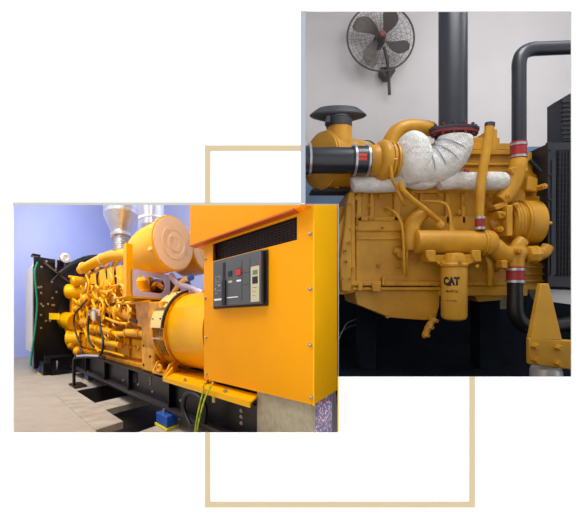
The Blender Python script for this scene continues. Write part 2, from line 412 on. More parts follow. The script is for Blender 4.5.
# feet, mounting flange along the skid
b=B('L').box((1.42,1.56,-.575),(2.2,1.95,-.545)); link('foot_plate',b,M['yel2'],alt)
b=B('L')
for uu in (1.95,2.18): b.prism([(uu,1.56,-.55),(uu,1.75,-.55),(uu,1.72,-.42),(uu,1.62,-.45)],(.025,0,0))
link('foot_gusset',b,M['yel2'],alt)
link('lifting_ring',B('L').torus((2.06,1.555,-.50),(0,1,0),.035,.018,20,8).lathe((2.06,1.57,-.50),(0,-1,0),[(.03,0),(.03,.02)],16),M['yel2'],alt)

# yellow ledge under the cabinet
led=thing('base_ledge','yellow steel ledge projecting over the black skid below the cabinet','ledge',L(1.2,1.5,-.6))
b=B('L').prism([(.90,1.49,-.575),(1.92,1.49,-.575),(1.92,1.60,-.545),(.90,1.60,-.545)],(0,0,.014)); 
link('shelf',b,M['yel'],led); link('lip',B('L').box((.90,1.478,-.60),(1.90,1.49,-.556)),M['yel'],led)
link('gusset',B('L').prism([(1.38,1.49,-.56),(1.38,1.60,-.53),(1.38,1.60,-.50)],(.02,0,0)),M['yel'],led)
link('gusset',B('L').prism([(1.88,1.49,-.56),(1.88,1.60,-.53),(1.88,1.60,-.47)],(.02,0,0)),M['yel'],led)
for uu in (1.15,1.62): lbolt(led,(uu,1.53,-.548),.013,(0,0,1),h=.018)

# ------------------------------------------------------------------ skid
sk=thing('skid_frame','long black steel skid frame under the yellow engine and alternator','frame',L(3,1.7,-.98))
b=B('L').box((.92,1.62,-.90),(5.0,1.65,-.60)).box((.92,1.56,-.615),(5.0,1.72,-.60)); link('web',b,M['blk'],sk)
b=B('L').box((.92,1.50,-.915),(5.0,1.68,-.895)).box((.92,1.50,-.915),(5.0,1.508,-.87)); link('bottom_flange',b,mat('worn_black',(52,46,42),.5,var=.3),sk)
link('far_web',B('L').box((.92,2.5,-.90),(5.0,2.53,-.60)),M['blk'],sk)
for uu in (1.9,2.75,3.5,4.3): link('stiffener',B('L').box((uu,1.56,-.895),(uu+.02,1.62,-.615)),M['blk'],sk)
for (uu,w_) in ((2.32,-.66),(2.32,-.70),(2.32,-.74),(2.28,-.82),(1.78,-.8),(2.6,-.8),(3.0,-.82),(1.06,-.70),(1.06,-.75),(1.06,-.80)): lbolt(sk,(uu,1.62,w_),.011)
link('access_hole',B('L').box((2.62,1.612,-.79),(2.74,1.622,-.66)),M['void'],sk)
tag(link('lifting_loop',B('L').tube([(1.52,1.50,-.93),(1.60,1.49,-.80),(1.56,1.49,-.66),(1.42,1.49,-.64),(1.34,1.50,-.72),(1.36,1.50,-.86)],.024,12,smooth=6),M['hose']),'thick black rubber hose looped against the skid below the cabinet','hose')
link('tie_bolt',B('L').lathe((1.66,1.53,-.895),(0,0,1),[(.02,0),(.02,.01),(.008,.01),(.008,.06)],10),M['bolt'],sk)

# isolators
def iso(u,v,label,s=1):
    t=thing('vibration_isolator',label,'isolator',L(u,v,W0),'blue and yellow isolators under the set')
    link('base_plate',B('L').box((u-.10*s,v-.08,W0+.0),(u+.10*s,v+.08,W0+.02)),M['tagy'],t)
    link('housing',B('L').box((u-.09*s,v-.07,W0+.02),(u+.09*s,v+.07,-.918)),M['blue'],t,bevel=.008)
    link('adjuster',B('L').lathe((u,v-.04,-.93),(0,0,1),[(.012,0),(.012,.06)],8),M['bolt'],t)
iso(1.86,1.50,'blue isolator with yellow foot under the skid at the bottom edge of the picture')
iso(4.25,1.62,'small blue and yellow isolator under the skid, right of the bent pipe')
iso(5.55,1.10,'small blue and yellow isolator under the radiator at the far left',.8)

# ------------------------------------------------------------------ engine (hall)
en=thing('diesel_engine','long bright yellow diesel engine with rows of cylinder heads, in front of the black radiator','engine',L(3.8,2,-.6))
EV=1.72
link('crankcase',B('L').box((2.25,EV+.06,-.60),(5.35,2.6,.12)),M['yel_shade'],en,bevel=.02)
link('block_rail',B('L').box((2.25,EV-.04,-.60),(5.3,EV+.1,-.545)).box((2.25,EV+.0,-.20),(5.3,EV+.1,-.17)),M['yel2'],en,bevel=.006)
link('flywheel_housing',B('L').box((2.22,1.60,-.60),(2.50,2.55,.02)),M['yel2'],en,bevel=.03)
link('flywheel_cover',B('L').lathe((2.20,2.0,-.12),(1,0,0),[(.40,0),(.44,.03),(.44,.22),(.36,.34)],40),M['yel2'],en)
for i in range(5): lbolt(en,(2.30 if i%2 else 2.44,1.60,-.52+.12*i),.012,m='blk')
# crankcase doors
for i in range(6):
    uu=2.62+.45*i
    d=link('inspection_cover',B('L').box((uu,EV+.03,-.50),(uu+.36,EV+.07,-.23)),M['yel'],en,bevel=.012)
    link('cover_bolt',B('L').lathe((uu+.18,EV+.03,-.36),(0,-1,0),[(.03,0),(.03,.02),(.015,.03)],8),M['yel2'],d)
# cylinder heads, rocker covers, ports
for i in range(6):
    uu=2.74+.44*i
    hd=link('cylinder_head',B('L').box((uu,EV+.04,.10),(uu+.38,2.2,.42)),M['yel_shade'],en,bevel=.02)
    link('rocker_cover',B('L').lathe((uu+.19,EV+.17,.42),(0,-.12,1),[(.15,0),(.15,.05),(.13,.06),(.13,.19),(.10,.24),(.04,.26)],20),M['yel'],hd)
    link('port_elbow',B('L').tube([(uu+.10,EV+.05,.30),(uu+.10,EV-.05,.26),(uu+.10,EV-.08,.10),(uu+.10,EV+.03,-.02)],.045,12,smooth=5),M['yel'],hd)
    link('fuel_line',B('L').tube([(uu+.30,EV+.03,.38),(uu+.31,EV-.06,.42),(uu+.33,EV-.07,.15),(uu+.28,EV-.02,-.1)],.011,8,smooth=5),M['yel2'],hd)
    link('head_flange',B('L').torus((uu+.10,EV-.01,.29),(0,1,0),.05,.016,16,8),M['yel2'],hd)
    link('riser_pipe',B('L').tube([(uu+.19,EV+.12,.66),(uu+.19,EV+.10,.86),(uu+.21,EV+.18,1.04),(uu+.21,EV+.26,1.14)],[.05,.045,.045,.05],12,smooth=4),M['yel2'],hd)
# exhaust manifold on top
P=[lv(80.5,270,1.76),lv(96,262,1.76),lv(112,255.8,1.76),lv(131,254.5,1.76)]
man=link('exhaust_manifold',B('L').tube(P,[rl(4.2,P[0]),rl(4.9,P[1]),rl(5.4,P[2]),rl(6,P[3])],20,smooth=4),M['yel'],en)
for x,y in ((84,267.8),(102.5,259.3)):
    q=lv(x,y,1.76); link('clamp_band',B('L').torus(q,(1,0,-.0),rl(4.9,q),.02,24,8),M['strip'],man)
# slim uprights under the manifold
for x0,y0,y1 in ((92,274,299),(109,268,300),(101,270,290),(118,266,290)):
    p=lv(x0,y0,1.7); q=lv(x0+.5,y1,1.66)
    link('manifold_support',B('L').prism([p+V3((.08,0,0)),p+V3((-.10,0,0)),q+V3((-.17,0,-.0)),q+V3((-.12,0,-.05)),q+V3((.14,0,-.03)),q+V3((.05,0,.1))],(0,.03,0)),M['yel'],en)
# side tubes: lower water manifold
for pts,r in ((((90,328),(100,329),(113,333)),3.6),(((113,333),(122,334),(128,333)),2.6),(((128,332.5),(138,333),(148,335)),3.8),(((88,337),(100,341),(120,345)),3.0)):
    P=[lv(x,y,1.62) for x,y in pts]; link('water_manifold',B('L').tube(P,[rl(r,q) for q in P],14,smooth=4),M['yel'],en)
for x,y,r in ((100,329,4.6),(113,333,4.6),(127,333,4.4),(140,333.5,4.8)):
    q=lv(x,y,1.62); link('pipe_flange',B('L').lathe(q-V3((.02,0,0)),(1,0,0),[(rl(r,q),0),(rl(r,q),.04)],16),M['yel2'],en)
# front accessories (left end)
for nm,p,q,prof in (('starter_motor',(66.5,291.5),(88,291.5),(6.2,7.4,7.4,7)),('coolant_tank',(71.5,281.5),(88,281),(3.6,4.6,4.6,4.3)),('water_pump',(62,320),(76,322),(5,8.4,8.4,8)),('pulley_housing',(68,338),(82,338),(6,9,9,8.5))):
    a_=lv(p[0],p[1],1.56); c_=lu(q[0],q[1],5.15)
    n=4; P=[a_.lerp(c_,t) for t in (0,.08,.6,1)]
    link(nm,B('L').tube(P,[rl(k,a_) for k in prof],20),M['yel'],en)
link('pump_bar',B('L').tube([lv(68.5,276.5,1.56),lu(86,278.5,5.15)],rl(1.2,lv(69,277,1.56)),8),M['yel'],en)
link('front_cover',B('L').box((5.28,1.62,-.48),(5.46,2.6,.72)),M['yel2'],en,bevel=.04)
for x,y,r in ((69,330,4),(72,345,5),(78,351,5),(82,303,5),(77,309,4),(86,300,6),(84,322,5)):
    q=lv(x,y,1.6); link('cast_boss',B('L').ball(q,rl(r,q),12,8),M['yel2'],en)
# aftercooler box with name plate
q0=lv(137,303,1.60); q1=lv(161,330,1.60)
ab=link('aftercooler',B('L').prism([lv(135,303,1.58),lv(163,301,1.58),lv(160,318,1.58),lv(152,331,1.58),lv(137,326,1.58)],(0,.3,0)),M['yel2'],en,bevel=.012)
link('name_plate',quadv([(129,318),(136.5,320),(136.5,323),(129,321)],1.565,.01),M['blk'],ab)
link('aftercooler_duct',B('L').tube([lv(108,310,1.7),lv(122,312,1.7),lv(136,316,1.7)],[.07,.09,.1],14),M['yel2'],en,bevel=0)
link('top_rail',B('L').tube([lv(118,303,1.6),lv(150,302,1.6)],.025,8),M['yel'],en)
# assorted small pipes weaving over the side
random.seed(11)
runs=[((92,300),(96,312),(93,324)),((100,298),(104,306),(102,320)),((112,292),(118,300),(120,312)),((84,300),(88,312),(86,330),(92,345)),((120,284),(126,290),(124,301)),
      ((96,286),(104,292),(114,290)),((116,276),(122,280),(126,276)),((106,280),(112,286),(120,284)),((80,312),(83,325),(90,340),(100,352)),((106,318),(116,322),(128,324)),((74,300),(79,305),(82,316)),((128,305),(131,312),(130,322)),
      ((92,290),(96,298),(104,302)),((86,275),(89,284),(87,296)),((110,272),(113,281),(109,290)),((122,292),(128,298),(134,298)),((98,350),(110,352),(124,356))]
for pts in runs:
    P=[lv(x,y,1.60) for x,y in pts]; link('side_pipe',B('L').tube(P,rl(random.choice((1.0,1.3,1.7)),P[0]),9,smooth=5),M['yel'],en)
for i in range(46):
    x=random.uniform(84,134); y=random.uniform(286,328)
    q=lv(x,y,1.64); r=rl(random.uniform(1.1,2.6),q)
    nm=random.choice(('fitting','injector_cap','union_nut'))
    if nm=='fitting': bb=B('L').ball(q,r,10,6)
    elif nm=='injector_cap': bb=B('L').lathe(q+V3((0,.1,0)),(random.uniform(-.4,.4),-1,random.uniform(0,.8)),[(r,0),(r,.1),(r*.6,.11),(r*.6,.15)],8)
    else: bb=B('L').lathe(q+V3((0,.06,0)),(random.uniform(-.3,.3),-.3,1),[(r,0),(r,.05),(r*.7,.06),(r*.7,.12),(r,.12),(r,.15)],6)
    link(nm,bb,M['yel2'],en)
for i in range(42):
    x=random.uniform(80,132); y=random.uniform(278,334); dx=random.uniform(-6,6); dy=random.uniform(3,11)
    P=[lv(x,y,1.62),lv(x+dx*.2,y+dy*.5,1.57),lv(x+dx,y+dy,1.62)]; link('injector_pipe',B('L').tube(P,rl(random.choice((.6,.8,1.0)),P[0]),7,smooth=4),M['strip' if i%6==0 else 'yel'],en)
for i in range(14):
    x=random.uniform(84,128); y=random.uniform(284,326); q=lv(x,y,1.66); link('mounting_clip',B('L').box(q-V3((.05,.02,.02)),q+V3((.05,.02,.05))),M['turbod' if i%2 else 'yel_shade'],en)
for i in range(10):
    q=lv(112+3.4*i,339+1.2*i+random.uniform(-1,1),1.69); lbolt(en,q,.016,m='yel2',h=.02)
for nm,pts,r,m in (('turbo_housing',((136,286,2.15),(150,286,2.2)),9,'turbod'),('turbo_housing',((152,287,2.2),(166,287,2.25)),8,'turbod'),('turbo_pipe',((138,282,2.05),(146,288,2.05),(150,276,2.05)),2.2,'yel'),('turbo_pipe',((150,292,2.05),(156,284,2.05),(163,288,2.05)),2.4,'yel2'),('rear_turbo',((170,288,2.3),(186,287,2.35)),9,'turbod')):
    P=[lv(*p) for p in pts]; link(nm,B('L').tube(P,[rl(r,q) for q in P],14,smooth=4),M[m],en)
# white filter with its bracket and hoses
ff=thing('fuel_filter','small white fuel filter hanging on the engine side between two black hoses','filter',L(*lv(94,320,1.52)))
q=lv(94.2,321,1.53); link('bowl',B('L').lathe(q,(0,0,1),[(rl(1.4,q),0),(rl(1.9,q),.02),(rl(2,q),rl(9,q)),(rl(2.2,q),rl(10,q))],14),M['whitep'],ff)
P=[lv(x,y,1.53) for x,y in ((89.5,316),(89.8,311.5),(93,310),(97,310.2),(99,312),(99.2,316))]
link('bracket_pipe',B('L').tube(P,rl(1.1,P[0]),8,smooth=4),M['silver'],ff)
def hose(pts,v,r,m,label,cat='hose',name='hose'):
    P=[lv(*p[:2],p[2] if len(p)>2 else v) for p in pts]; return tag(link(name,B('L').tube(P,[rl(r,q) for q in P],9,smooth=6),M[m]),label,cat)
hose([(89.3,316),(88,328),(89,340),(94,347)],1.51,1.1,'hose','short black hose hanging from the left of the white fuel filter')
hose([(99.2,316),(100.5,328),(103,340),(102.5,350),(99,356.5),(93,357)],1.50,1.2,'hose','longer black hose curving down from the right of the white fuel filter')
hose([(87,300),(80,308),(74.5,316),(74.5,328),(79,342),(82,354)],1.50,.9,'hose','thin black cable arching down the front end of the yellow engine')
bp_=[(74,389,1.26),(74,372,1.26),(74.2,360,1.26),(77,357,1.28),(86,356.5,1.36),(99,357,1.48),(106,358,1.56)]
t=thing('stand_pipe','black bent pipe standing on a foot between the floor slab and the engine','pipe',L(*lv(74,389,1.26)))
P=[lv(*p) for p in bp_]; link('bent_pipe',B('L').tube(P,rl(1.6,P[0]),12,smooth=5),M['blk'],t)
link('foot',B('L').box((P[0].x-.16,P[0].y-.04,W0+.005),(P[0].x+.16,P[0].y+.16,W0+.025)),M['blk'],t)
P=[lv(x,y,vv-.015) for x,y,vv in ((77,356,1.28),(86,355.4,1.36),(99,356,1.48))]; link('bright_sleeve',B('L').tube(P,rl(1.1,P[0]),10),M['silver'],t)

# ------------------------------------------------------------------ exhaust stack and ducts
st=thing('exhaust_stack','silver conical exhaust duct rising from the yellow manifold through the ceiling','duct',L(*lv(121,252,1.8)))
q=lv(121,252,1.8); k=rl(1,q)
link('bellows',B('L').lathe(q,(0,0,1),[(8*k if i%2 else 7*k,(i*1.05)*k) for i in range(16)],28),M['silver'],st)
link('flange',B('L').lathe(q+V3((0,0,15*k)),(0,0,1),[(10*k,0),(10.3*k,.3*k),(10.3*k,2.6*k),(9*k,3*k)],28),M['silver'],st)
link('cone',B('L').lathe(q+V3((0,0,17.5*k)),(0,0,1),[(9*k,0),(17*k,18*k),(17*k,22*k),(17.3*k,22*k),(17.3*k,23*k),(17*k,23*k),(17*k,110*k)],36),M['silver'],st,sharp=15)
st=thing('exhaust_stack','wider pale duct standing farther back, behind the round air filter','duct',L(*lv(151,262,2.9)))
q=lv(151,236,2.9); k=rl(1,q)
link('duct',B('L').lathe(q-V3((0,0,8*k)),(0,0,1),[(8*k,0),(13*k,16*k),(13*k,22*k),(13.4*k,22*k),(13.4*k,23*k),(13*k,24*k),(13*k,80*k)],36),M['silver'],st,sharp=15)
link('seam_band',B('L').lathe(q+V3((0,0,14*k)),(0,0,1),[(13.5*k,0),(13.5*k,2*k)],36),M['hallwhite'],st)

# ------------------------------------------------------------------ drum air filters
def drum(name,label,u0,u1,v,w,r,cover):
    t=thing(name,label,'filter',L((u0+u1)/2,v,w-r),'round air filters')
    link('canister',B('L').lathe((u0+.02,v,w),(1,0,0),[(r,0),(r,u1-u0-.12),(r*.93,u1-u0)],48),M['yel'],t)
    rg=link('rim',B('L').torus((u0+.035,v,w),(1,0,0),r*1.005,.014,48,8),M['yel'],t)
    ev=link('end_cover',B('L').lathe((u0+.03,v,w),(-1,0,0),[(r*.98,0),(r*.98,.022),(r*.9,.028),(r*.64,.028),(r*.62,.036),(r*.48,.036),(r*.46,.03),(r*.34,.03),(r*.32,.04),(r*.2,.04),(r*.18,.034),(.01,.034)],48),cover,t)
    for q in (200,155,110):
        a=math.radians(q); c=V3((u0+.09,v+r*math.cos(a),w+r*math.sin(a)))
        link('clip',B('L').box(c-V3((.05,.012,.02)),c+V3((.03,.012,.02))),M['strip'],t)
    return t
# near drum: face centre px (173,243)
c=lv(175,243,1.86); r=rl(26,c)*1.02
drum('air_filter','large yellow drum air filter with a pale round end cover, above the alternator',c.x,c.x+.62,c.y,c.z,r,M['peach'])
c2=lu(208,250,c.x+.1); 
drum('air_filter','second yellow drum air filter, mostly hidden behind the cabinet hood',c.x+.08,c.x+.6,c2.y,c2.z,r,M['peach'])
# filter bracket
bk=thing('filter_bracket','yellow upright with a pale slotted plate carrying the drum air filter','bracket',L(c.x,1.7,.3))
ub=c.x+.28
def lur(x,y,u): return lu(x,y,u)
A=[lu(130.5,273,ub),lu(170,271,ub),lu(170,298.5,ub),lu(130.5,296.5,ub)]
ctr=sum(A,V3())/4; n=48; outer=[];inner=[]
vmin=min(a.y for a in A); vmax=max(a.y for a in A); wmin=(A[2].z+A[3].z)/2; wmax=(A[0].z+A[1].z)/2
hv,hw=(vmax-vmin)/2,(wmax-wmin)/2; cv,cw=(vmax+vmin)/2,(wmax+wmin)/2
for i in range(n):
    a=2*PI*i/n; ca,sa=math.cos(a),math.sin(a); s=min(hv/max(abs(ca),1e-6),hw/max(abs(sa),1e-6))
    outer.append((ub,cv+ca*s,cw+sa*s))
    ih=hw*.60; iv=hv*.74; # stadium
    # ray vs stadium
    L_=iv-ih
    x=ih/max(abs(sa),1e-6)*abs(ca)
    if x<=L_: px_,pz_=x*(1 if ca>0 else -1),ih*(1 if sa>0 else -1)
    else:
        bq=ca*L_*(1 if ca>0 else -1); t_=bq+math.sqrt(max(bq*bq-(L_*L_-ih*ih),0)); px_,pz_=ca*t_,sa*t_
    inner.append((ub,cv+px_,cw+pz_))
link('slotted_plate',B('L').ring_plate(outer,inner,(.012,0,0)),M['lav'],bk)
p=lu(127.5,243,ub); vmin+=.03
link('upright',B('L').box((ub,vmin-.08,wmin-.01),(ub+.02,vmin,p.z)).box((ub,vmin-.085,wmin-.01),(ub+.07,vmin-.075,p.z)),M['yel'],bk)
link('shelf',B('L').box((ub,vmin-.1,wmin-.02),(ub+.3,vmax,wmin-.005)),M['yel'],bk)
tag(link('filter_bracket',B('L').box((c.x+.1,vmax+.06,wmin-.03),(c.x+.14,vmax+1.0,wmin+.16)).box((c.x+.0,vmax+.06,wmin-.05),(c.x+.5,vmax+1.0,wmin-.03)),M['lav']),'pale blue ledge behind the pipes, between alternator and second drum filter','bracket')
for pts,r_,m,lb in (([(171,275),(178,284),(188,287),(203,293)],3.0,'lav','pale pipe slanting right below the drum filter, above the alternator'),
                 ([(172,295),(178,286),(184,280),(190,278)],2.6,'strip','pale crooked pipe crossing the slanting one below the drum filter')):
    hose([(x,y) for x,y in pts],1.95,r_,m,lb,'pipe','coolant_pipe')
tag(link('blue_cap',B('L').lathe(lv(190,278,1.94),(-.3,.1,.1),[(.035,-.02),(.035,.04),(.02,.05)],12),M['blue']),'small bright blue cap on the pale pipe end beside the drum filter','cap')

# ------------------------------------------------------------------ radiator (hall)
ra=thing('radiator','tall black radiator with crossed braces at the far left end of the engine','radiator',L(5.8,2,W0))
RU=5.6
def lur2(x,y): return lu(x,y,RU)
link('core_housing',B('L').box((RU,1.12,-.70),(RU+.42,3.2,1.33)),M['blkbrown'],ra)
link('side_post',B('L').box((RU-.02,.955,W0+.1),(RU+.02,1.14,1.38)).box((RU+.02,.955,W0+.1),(RU+.1,.965,1.20)),M['blk'],ra)
link('top_rail',B('L').box((RU-.03,1.03,1.31),(RU+.0,3.2,1.39)),M['blkbrown'],ra)
link('inner_post',B('L').box((RU-.05,1.66,-.70),(RU,1.70,.60)).box((RU-.05,1.66,.56),(RU,2.1,.60)),M['blk'],ra)
link('mid_rail',B('L').box((RU-.04,1.70,-.02),(RU,3.2,.03)).box((RU-.04,1.70,.32),(RU,3.2,.35)),M['blkbrown'],ra)
for p,q in (((44,262.5),(71,283.5)),((52,281),(70,262))):
    link('cross_brace',B('L').tube([lu(p[0],p[1],RU-.05),lu(q[0],q[1],RU-.05)],.018,6),mat('brace_grey',(120,112,104),.4,metal=.4) if p[0]<50 else M['blk'],ra)
for x,y in ((41.5,267),(41,287),(41,293),(41,304),(41,315),(41,328),(46.5,261.5),(56,269.5),(52,282),(56.5,292),(52.5,298),(52.5,305),(62,275),(38.5,287.5),(37,303),(43,306),(48,304),(54,305),(46,321),(50,321)):
    q=lu(x,y,RU-.03); lbolt(ra,q,.016,(-1,0,0),h=.03)
link('warning_tag',B('L').box((RU-.16,lu(49,315,RU-.15).y,lu(49,319.5,RU-.15).z),(RU-.15,lu(59.5,315,RU-.15).y,lu(49,313,RU-.15).z)),M['tagy'],ra)
link('side_sheet',B('L').box((RU+.10,.94,-.62),(RU+.9,.96,1.22)).box((RU+.04,.955,1.2),(RU+.16,1.06,1.42)),M['cream'],ra)
link('corner_cap',B('L').box((RU+.0,.93,1.41),(RU+.18,1.08,1.45)),M['blk'],ra)
link('fan_shroud',B('L').lathe((5.56,2.2,.1),(1,0,0),[(.80,0),(.80,.05)],40),M['blkbrown'],ra)
link('base_frame',B('L').box((5.1,1.16,-1.0),(5.9,1.20,-.72)).box((5.1,1.16,-1.0),(5.16,2.3,-.95)).box((5.1,1.16,-.76),(5.16,2.3,-.70)).box((5.12,1.3,-.95),(5.14,2.3,-.76)).box((5.1,1.16,-1.0),(5.16,1.26,-.70)).box((5.1,1.16,-.72),(5.9,2.3,-.70)),M['blk'],ra)
link('foot_beam',B('L').box((5.2,1.05,-1.02),(6.2,1.16,-.80)),M['blkbrown'],ra)
tag(link('drain_hose',B('L').tube([lu(37.5,262,RU-.05),lu(34.8,272,RU-.05),lu(36,290,RU-.05),lu(37,305,RU-.05),lu(35,330,RU-.05),lu(31.5,355,RU-.05),lu(31,366,RU-.05)],.02,8,smooth=6),M['green']),'green hose running down the left edge of the black radiator','hose')
hose([(66,268,1.9),(72,264,1.9),(78,260,1.9),(84,256.5,1.9)],1.9,.7,'green','short green hose lying along the black radiator pipe behind the yellow manifold')
P=[lu(60,274,5.5),lu(70,267,5.48),lu(80,262,5.45),lu(90,259,5.4),lu(100,258,5.3)]
tag(link('radiator_hose',B('L').tube(P,[rl(r_,q) for r_,q in zip((3,3.4,3.8,3.8,3.5),P)],16,smooth=6),M['hose']),'fat black radiator hose rising over the front of the yellow engine','hose')
t=thing('level_gauge','white and red round gauge on top of the black radiator','gauge',L(*lu(65,262,RU-.02)))
q=lu(65,258.3,RU-.05); 
link('dial',B('L').lathe(q,(-1,0,0),[(.10,0),(.11,.02),(.11,.06),(.06,.07),(.05,.05)],20),M['whitep'],t)
link('red_ring',B('L').lathe(lu(62.6,258.6,RU-.02),(-1,0,0),[(.07,0),(.07,.05)],14),M['red'],t)
link('stem',B('L').box((q.x-.02,q.y-.02,q.z-.24),(q.x+.02,q.y+.02,q.z)).box((q.x-.02,q.y-.20,q.z-.24),(q.x+.02,q.y-.17,q.z-.02)),M['silver'],t)

# earth cables
hose([(204,382,1.46),(203,392,1.46),(200,404,1.47),(197,418,1.47),(194,438,1.5)],1.46,.9,'yg','yellow-green earth cable hanging from the cabinet corner, the left one','cable','earth_cable')
hose([(213,382,1.45),(209,390,1.45),(205,398,1.45),(201,412,1.45),(198,425,1.46),(196,438,1.48)],1.45,.9,'yg','yellow-green earth cable hanging from the cabinet corner, the right one','cable','earth_cable')
tag(link('terminal_tag',B('L').box(lv(212,396,1.51),lv(214.5,403,1.51)+V3((0,.01,0))),M['strip']),'small pale tag hanging on the skid beside the earth cables','tag')

# ================================================================== RIGHT ROOM
YB=5.5
b=B().box((.45,YB,1.64+CH),(5.2,YB+.1,4.7)); struct('wall_far',b,M['rwall'])
b=B().box((.45,YB-.006,0),(5.2,YB+.1,1.64+CH)); struct('trim_7',b,M['dado'])
struct('wall_shade_band',B().box((.45,YB-.012,0),(5.2,YB-.006,R(0,232,YB).z)),M['rfloor_shade'])  # dark band over the dado, paints the shade behind and below the engine
struct('wall_side',B().box((5.1,2.3,-.1),(5.2,5.5,4.7)),M['rwall'])
struct('ceiling_plant_room',B().prism([(.2,2.22,4.7),(5.2,2.22,4.7),(5.2,5.6,4.7),(.45,5.6,4.7)],(0,0,.05)),M['hallwhite'])
struct('floor_plant_room',B().prism([(.42,Y0+.02,-.03),(5.2,Y0+.02,-.03),(5.2,YB,-.03),(.60,YB,-.03),(.60,3.6,-.03)],(0,0,.03)),M['rfloor_shade'])

# wall fan
Yf=5.25
fn=thing('wall_fan','round black-grey caged wall fan with four blades on the plaster wall','fan',R(389.5,94,Yf+.15))
fc=R(380.7,37.5,Yf); fr=rr(33.5,Yf)
b=B().torus(fc,(0,1,0),fr,.012,64,8); 
guard=link('guard_rim',b,M['fan'],fn)
b=B()
for side in (-1,1):
    for k,rad in enumerate((.12,.25,.40,.55,.70,.85)):
        b.torus(fc+V3((0,side*.10*math.sqrt(max(0,1-rad*rad)),0)),(0,1,0),fr*rad,.0016,40,4)
    for k in range(28):
        a=2*PI*k/28; pts=[fc+V3((fr*s*math.cos(a+.25*s*side),side*.10*math.sqrt(max(0,1-s*s)),fr*s*math.sin(a+.25*s*side))) for s in (.12,.35,.6,.8,.93,1)]
        b.tube(pts,.0018,4,caps=False)
link('guard_cage',b,M['fanw'],guard)
for k,a0 in enumerate((130,50,228,322)):
    a0=math.radians(a0); vs=[];fs=[]; n=9
    for i in range(n):
        s=.13+.78*i/(n-1); sweep=.35*(i/(n-1))**1.3; wd=.34+.26*math.sin(PI*(.15+.7*i/(n-1)))
        if i==n-1: wd*=.45
        if i==n-2: wd*=.85
        for j in range(5):
            a=a0+sweep+wd*(j/4-.5)*1.25
            yo=.05*(j/4-.5)*(1-.3*i/n)
            vs.append(fc+V3((fr*s*math.cos(a),yo,fr*s*math.sin(a))))
    m_=len(vs); vs+= [q+V3((0,.006,0)) for q in vs]
    for i in range(n-1):
        for j in range(4):
            a_,b_,c_,d_=i*5+j,i*5+j+1,(i+1)*5+j+1,(i+1)*5+j
            fs+=[(a_,b_,c_,d_),(m_+d_,m_+c_,m_+b_,m_+a_)]
    rim=[j for j in range(5)]+[i*5+4 for i in range(1,n)]+[(n-1)*5+j for j in (3,2,1,0)]+[i*5 for i in range(n-2,0,-1)]
    for i in range(len(rim)): a_,b_=rim[i],rim[(i+1)%len(rim)]; fs.append((a_,b_,m_+b_,m_+a_))
    link('blade',B().add(vs,fs),M['fan'],fn)
hb=link('hub',B().lathe(fc+V3((0,.05,0)),(0,-1,0),[(.055,0),(.06,.04),(.05,.10),(.03,.14),(.012,.15)],24),M['fan'],fn)
link('hub_badge',B().lathe(fc+V3((0,-.09,0)),(0,-1,0),[(.042,-.02),(.042,.0),(.035,.012)],20),mat('badge_red',(130,70,62),.5),hb)
link('motor',B().lathe(fc+V3((0,.02,0)),(0,1,0),[(.07,0),(.08,.05),(.07,.16)],20),M['fan'],fn)
link('pole',B().tube([R(384,47,Yf-.02),R(387,60,Yf+.02),R(388.5,75,Yf+.1),R(389.5,95,Yf+.15)],rr(1.6,Yf),10,smooth=4),M['fanw'],fn)
link('mount_bracket',B().prism([R(381,67,Yf+.1),R(395,67,Yf+.1),R(395.5,71,Yf+.1),R(391,77,Yf+.1),R(386,77,Yf+.1),R(381,71,Yf+.1)],(0,.14,0)),M['fanw'],fn)

# big exhaust pipe
Ye=3.75
ex=thing('exhaust_pipe','thick blue-black exhaust pipe rising vertically from the white wrapped elbow','pipe',R(454,134,Ye))
q=R(453,128,Ye); link('pipe',B().lathe(q,(0,0,1),[(rr(14,Ye),0),(rr(14,Ye),4.68-q.z)],40).squash(q,.75),M['pipe'],ex)
q=R(454,133.5,Ye)
link('flange',B().lathe(q,(0,0,1),[(rr(24,Ye),.018),(rr(24.5,Ye),.022),(rr(24.5,Ye),.042),(rr(15,Ye),.05)],40).squash(q,.62),M['cap'],ex)
link('gasket',B().lathe(q,(0,0,1),[(rr(23.5,Ye),-.008),(rr(23.5,Ye),.02)],40).squash(q,.62),M['gask'],ex)
for i in range(12):
    a=2*PI*(i+.5)/12; c_=q+V3((rr(20.5,Ye)*math.cos(a),rr(20.5,Ye)*math.sin(a)*.62,-.03))
    link('bolt',B().lathe(c_,(0,0,1),[(.014,0),(.014,.02),(.008,.02),(.008,.085),(.014,.085),(.014,.10)],6),M['gask'] if i%2 else M['cap'],ex)

# wrapped elbow + turbine
def Rt(pts,y,name,m,parent=None,seg=20,sm=6,**k):
    P=[R(p[0],p[1],p[3] if len(p)>3 else y) for p in pts]; r_=[rr(p[2],q.y) for p,q in zip(pts,P)]
    return link(name,B().tube(P,r_,seg,smooth=sm),m,parent,**k)
we=thing('wrapped_elbow','bulky elbow wrapped in white cloth tape under the exhaust flange','elbow',R(430,185,3.7))
Rt([(455,138,16.5),(454,147,17),(449,156,17.5),(440,164,17),(428,168,17),(416,168,18)],3.7,'outlet_wrap',M['wrap'],we,28)
b=B(); b.ball(R(413,158,3.66),(rr(19,3.66),rr(18,3.66),rr(27,3.66)),30,20,.03); link('turbine_wrap',b,M['wrap'],we,sharp=60)
b=B()
for i,(x,y,a) in enumerate(((451,149,.5),(445,158,.75),(436,163,1.1),(427,166,1.35))):
    b.torus(R(x,y,3.7),(math.sin(a),0,math.cos(a)),rr(17.4,3.7),.006,28,5)
link('tie_wire',b,M['cable'],we)
b=B(); b.ball(R(402,180,3.72),(.10,.09,.05),16,8,.08); b.ball(R(420,184,3.72),(.14,.09,.05),16,8,.08); b.ball(R(436,180,3.74),(.07,.06,.05),16,8,.08); link('loose_wrap',b,M['wrap'],we)
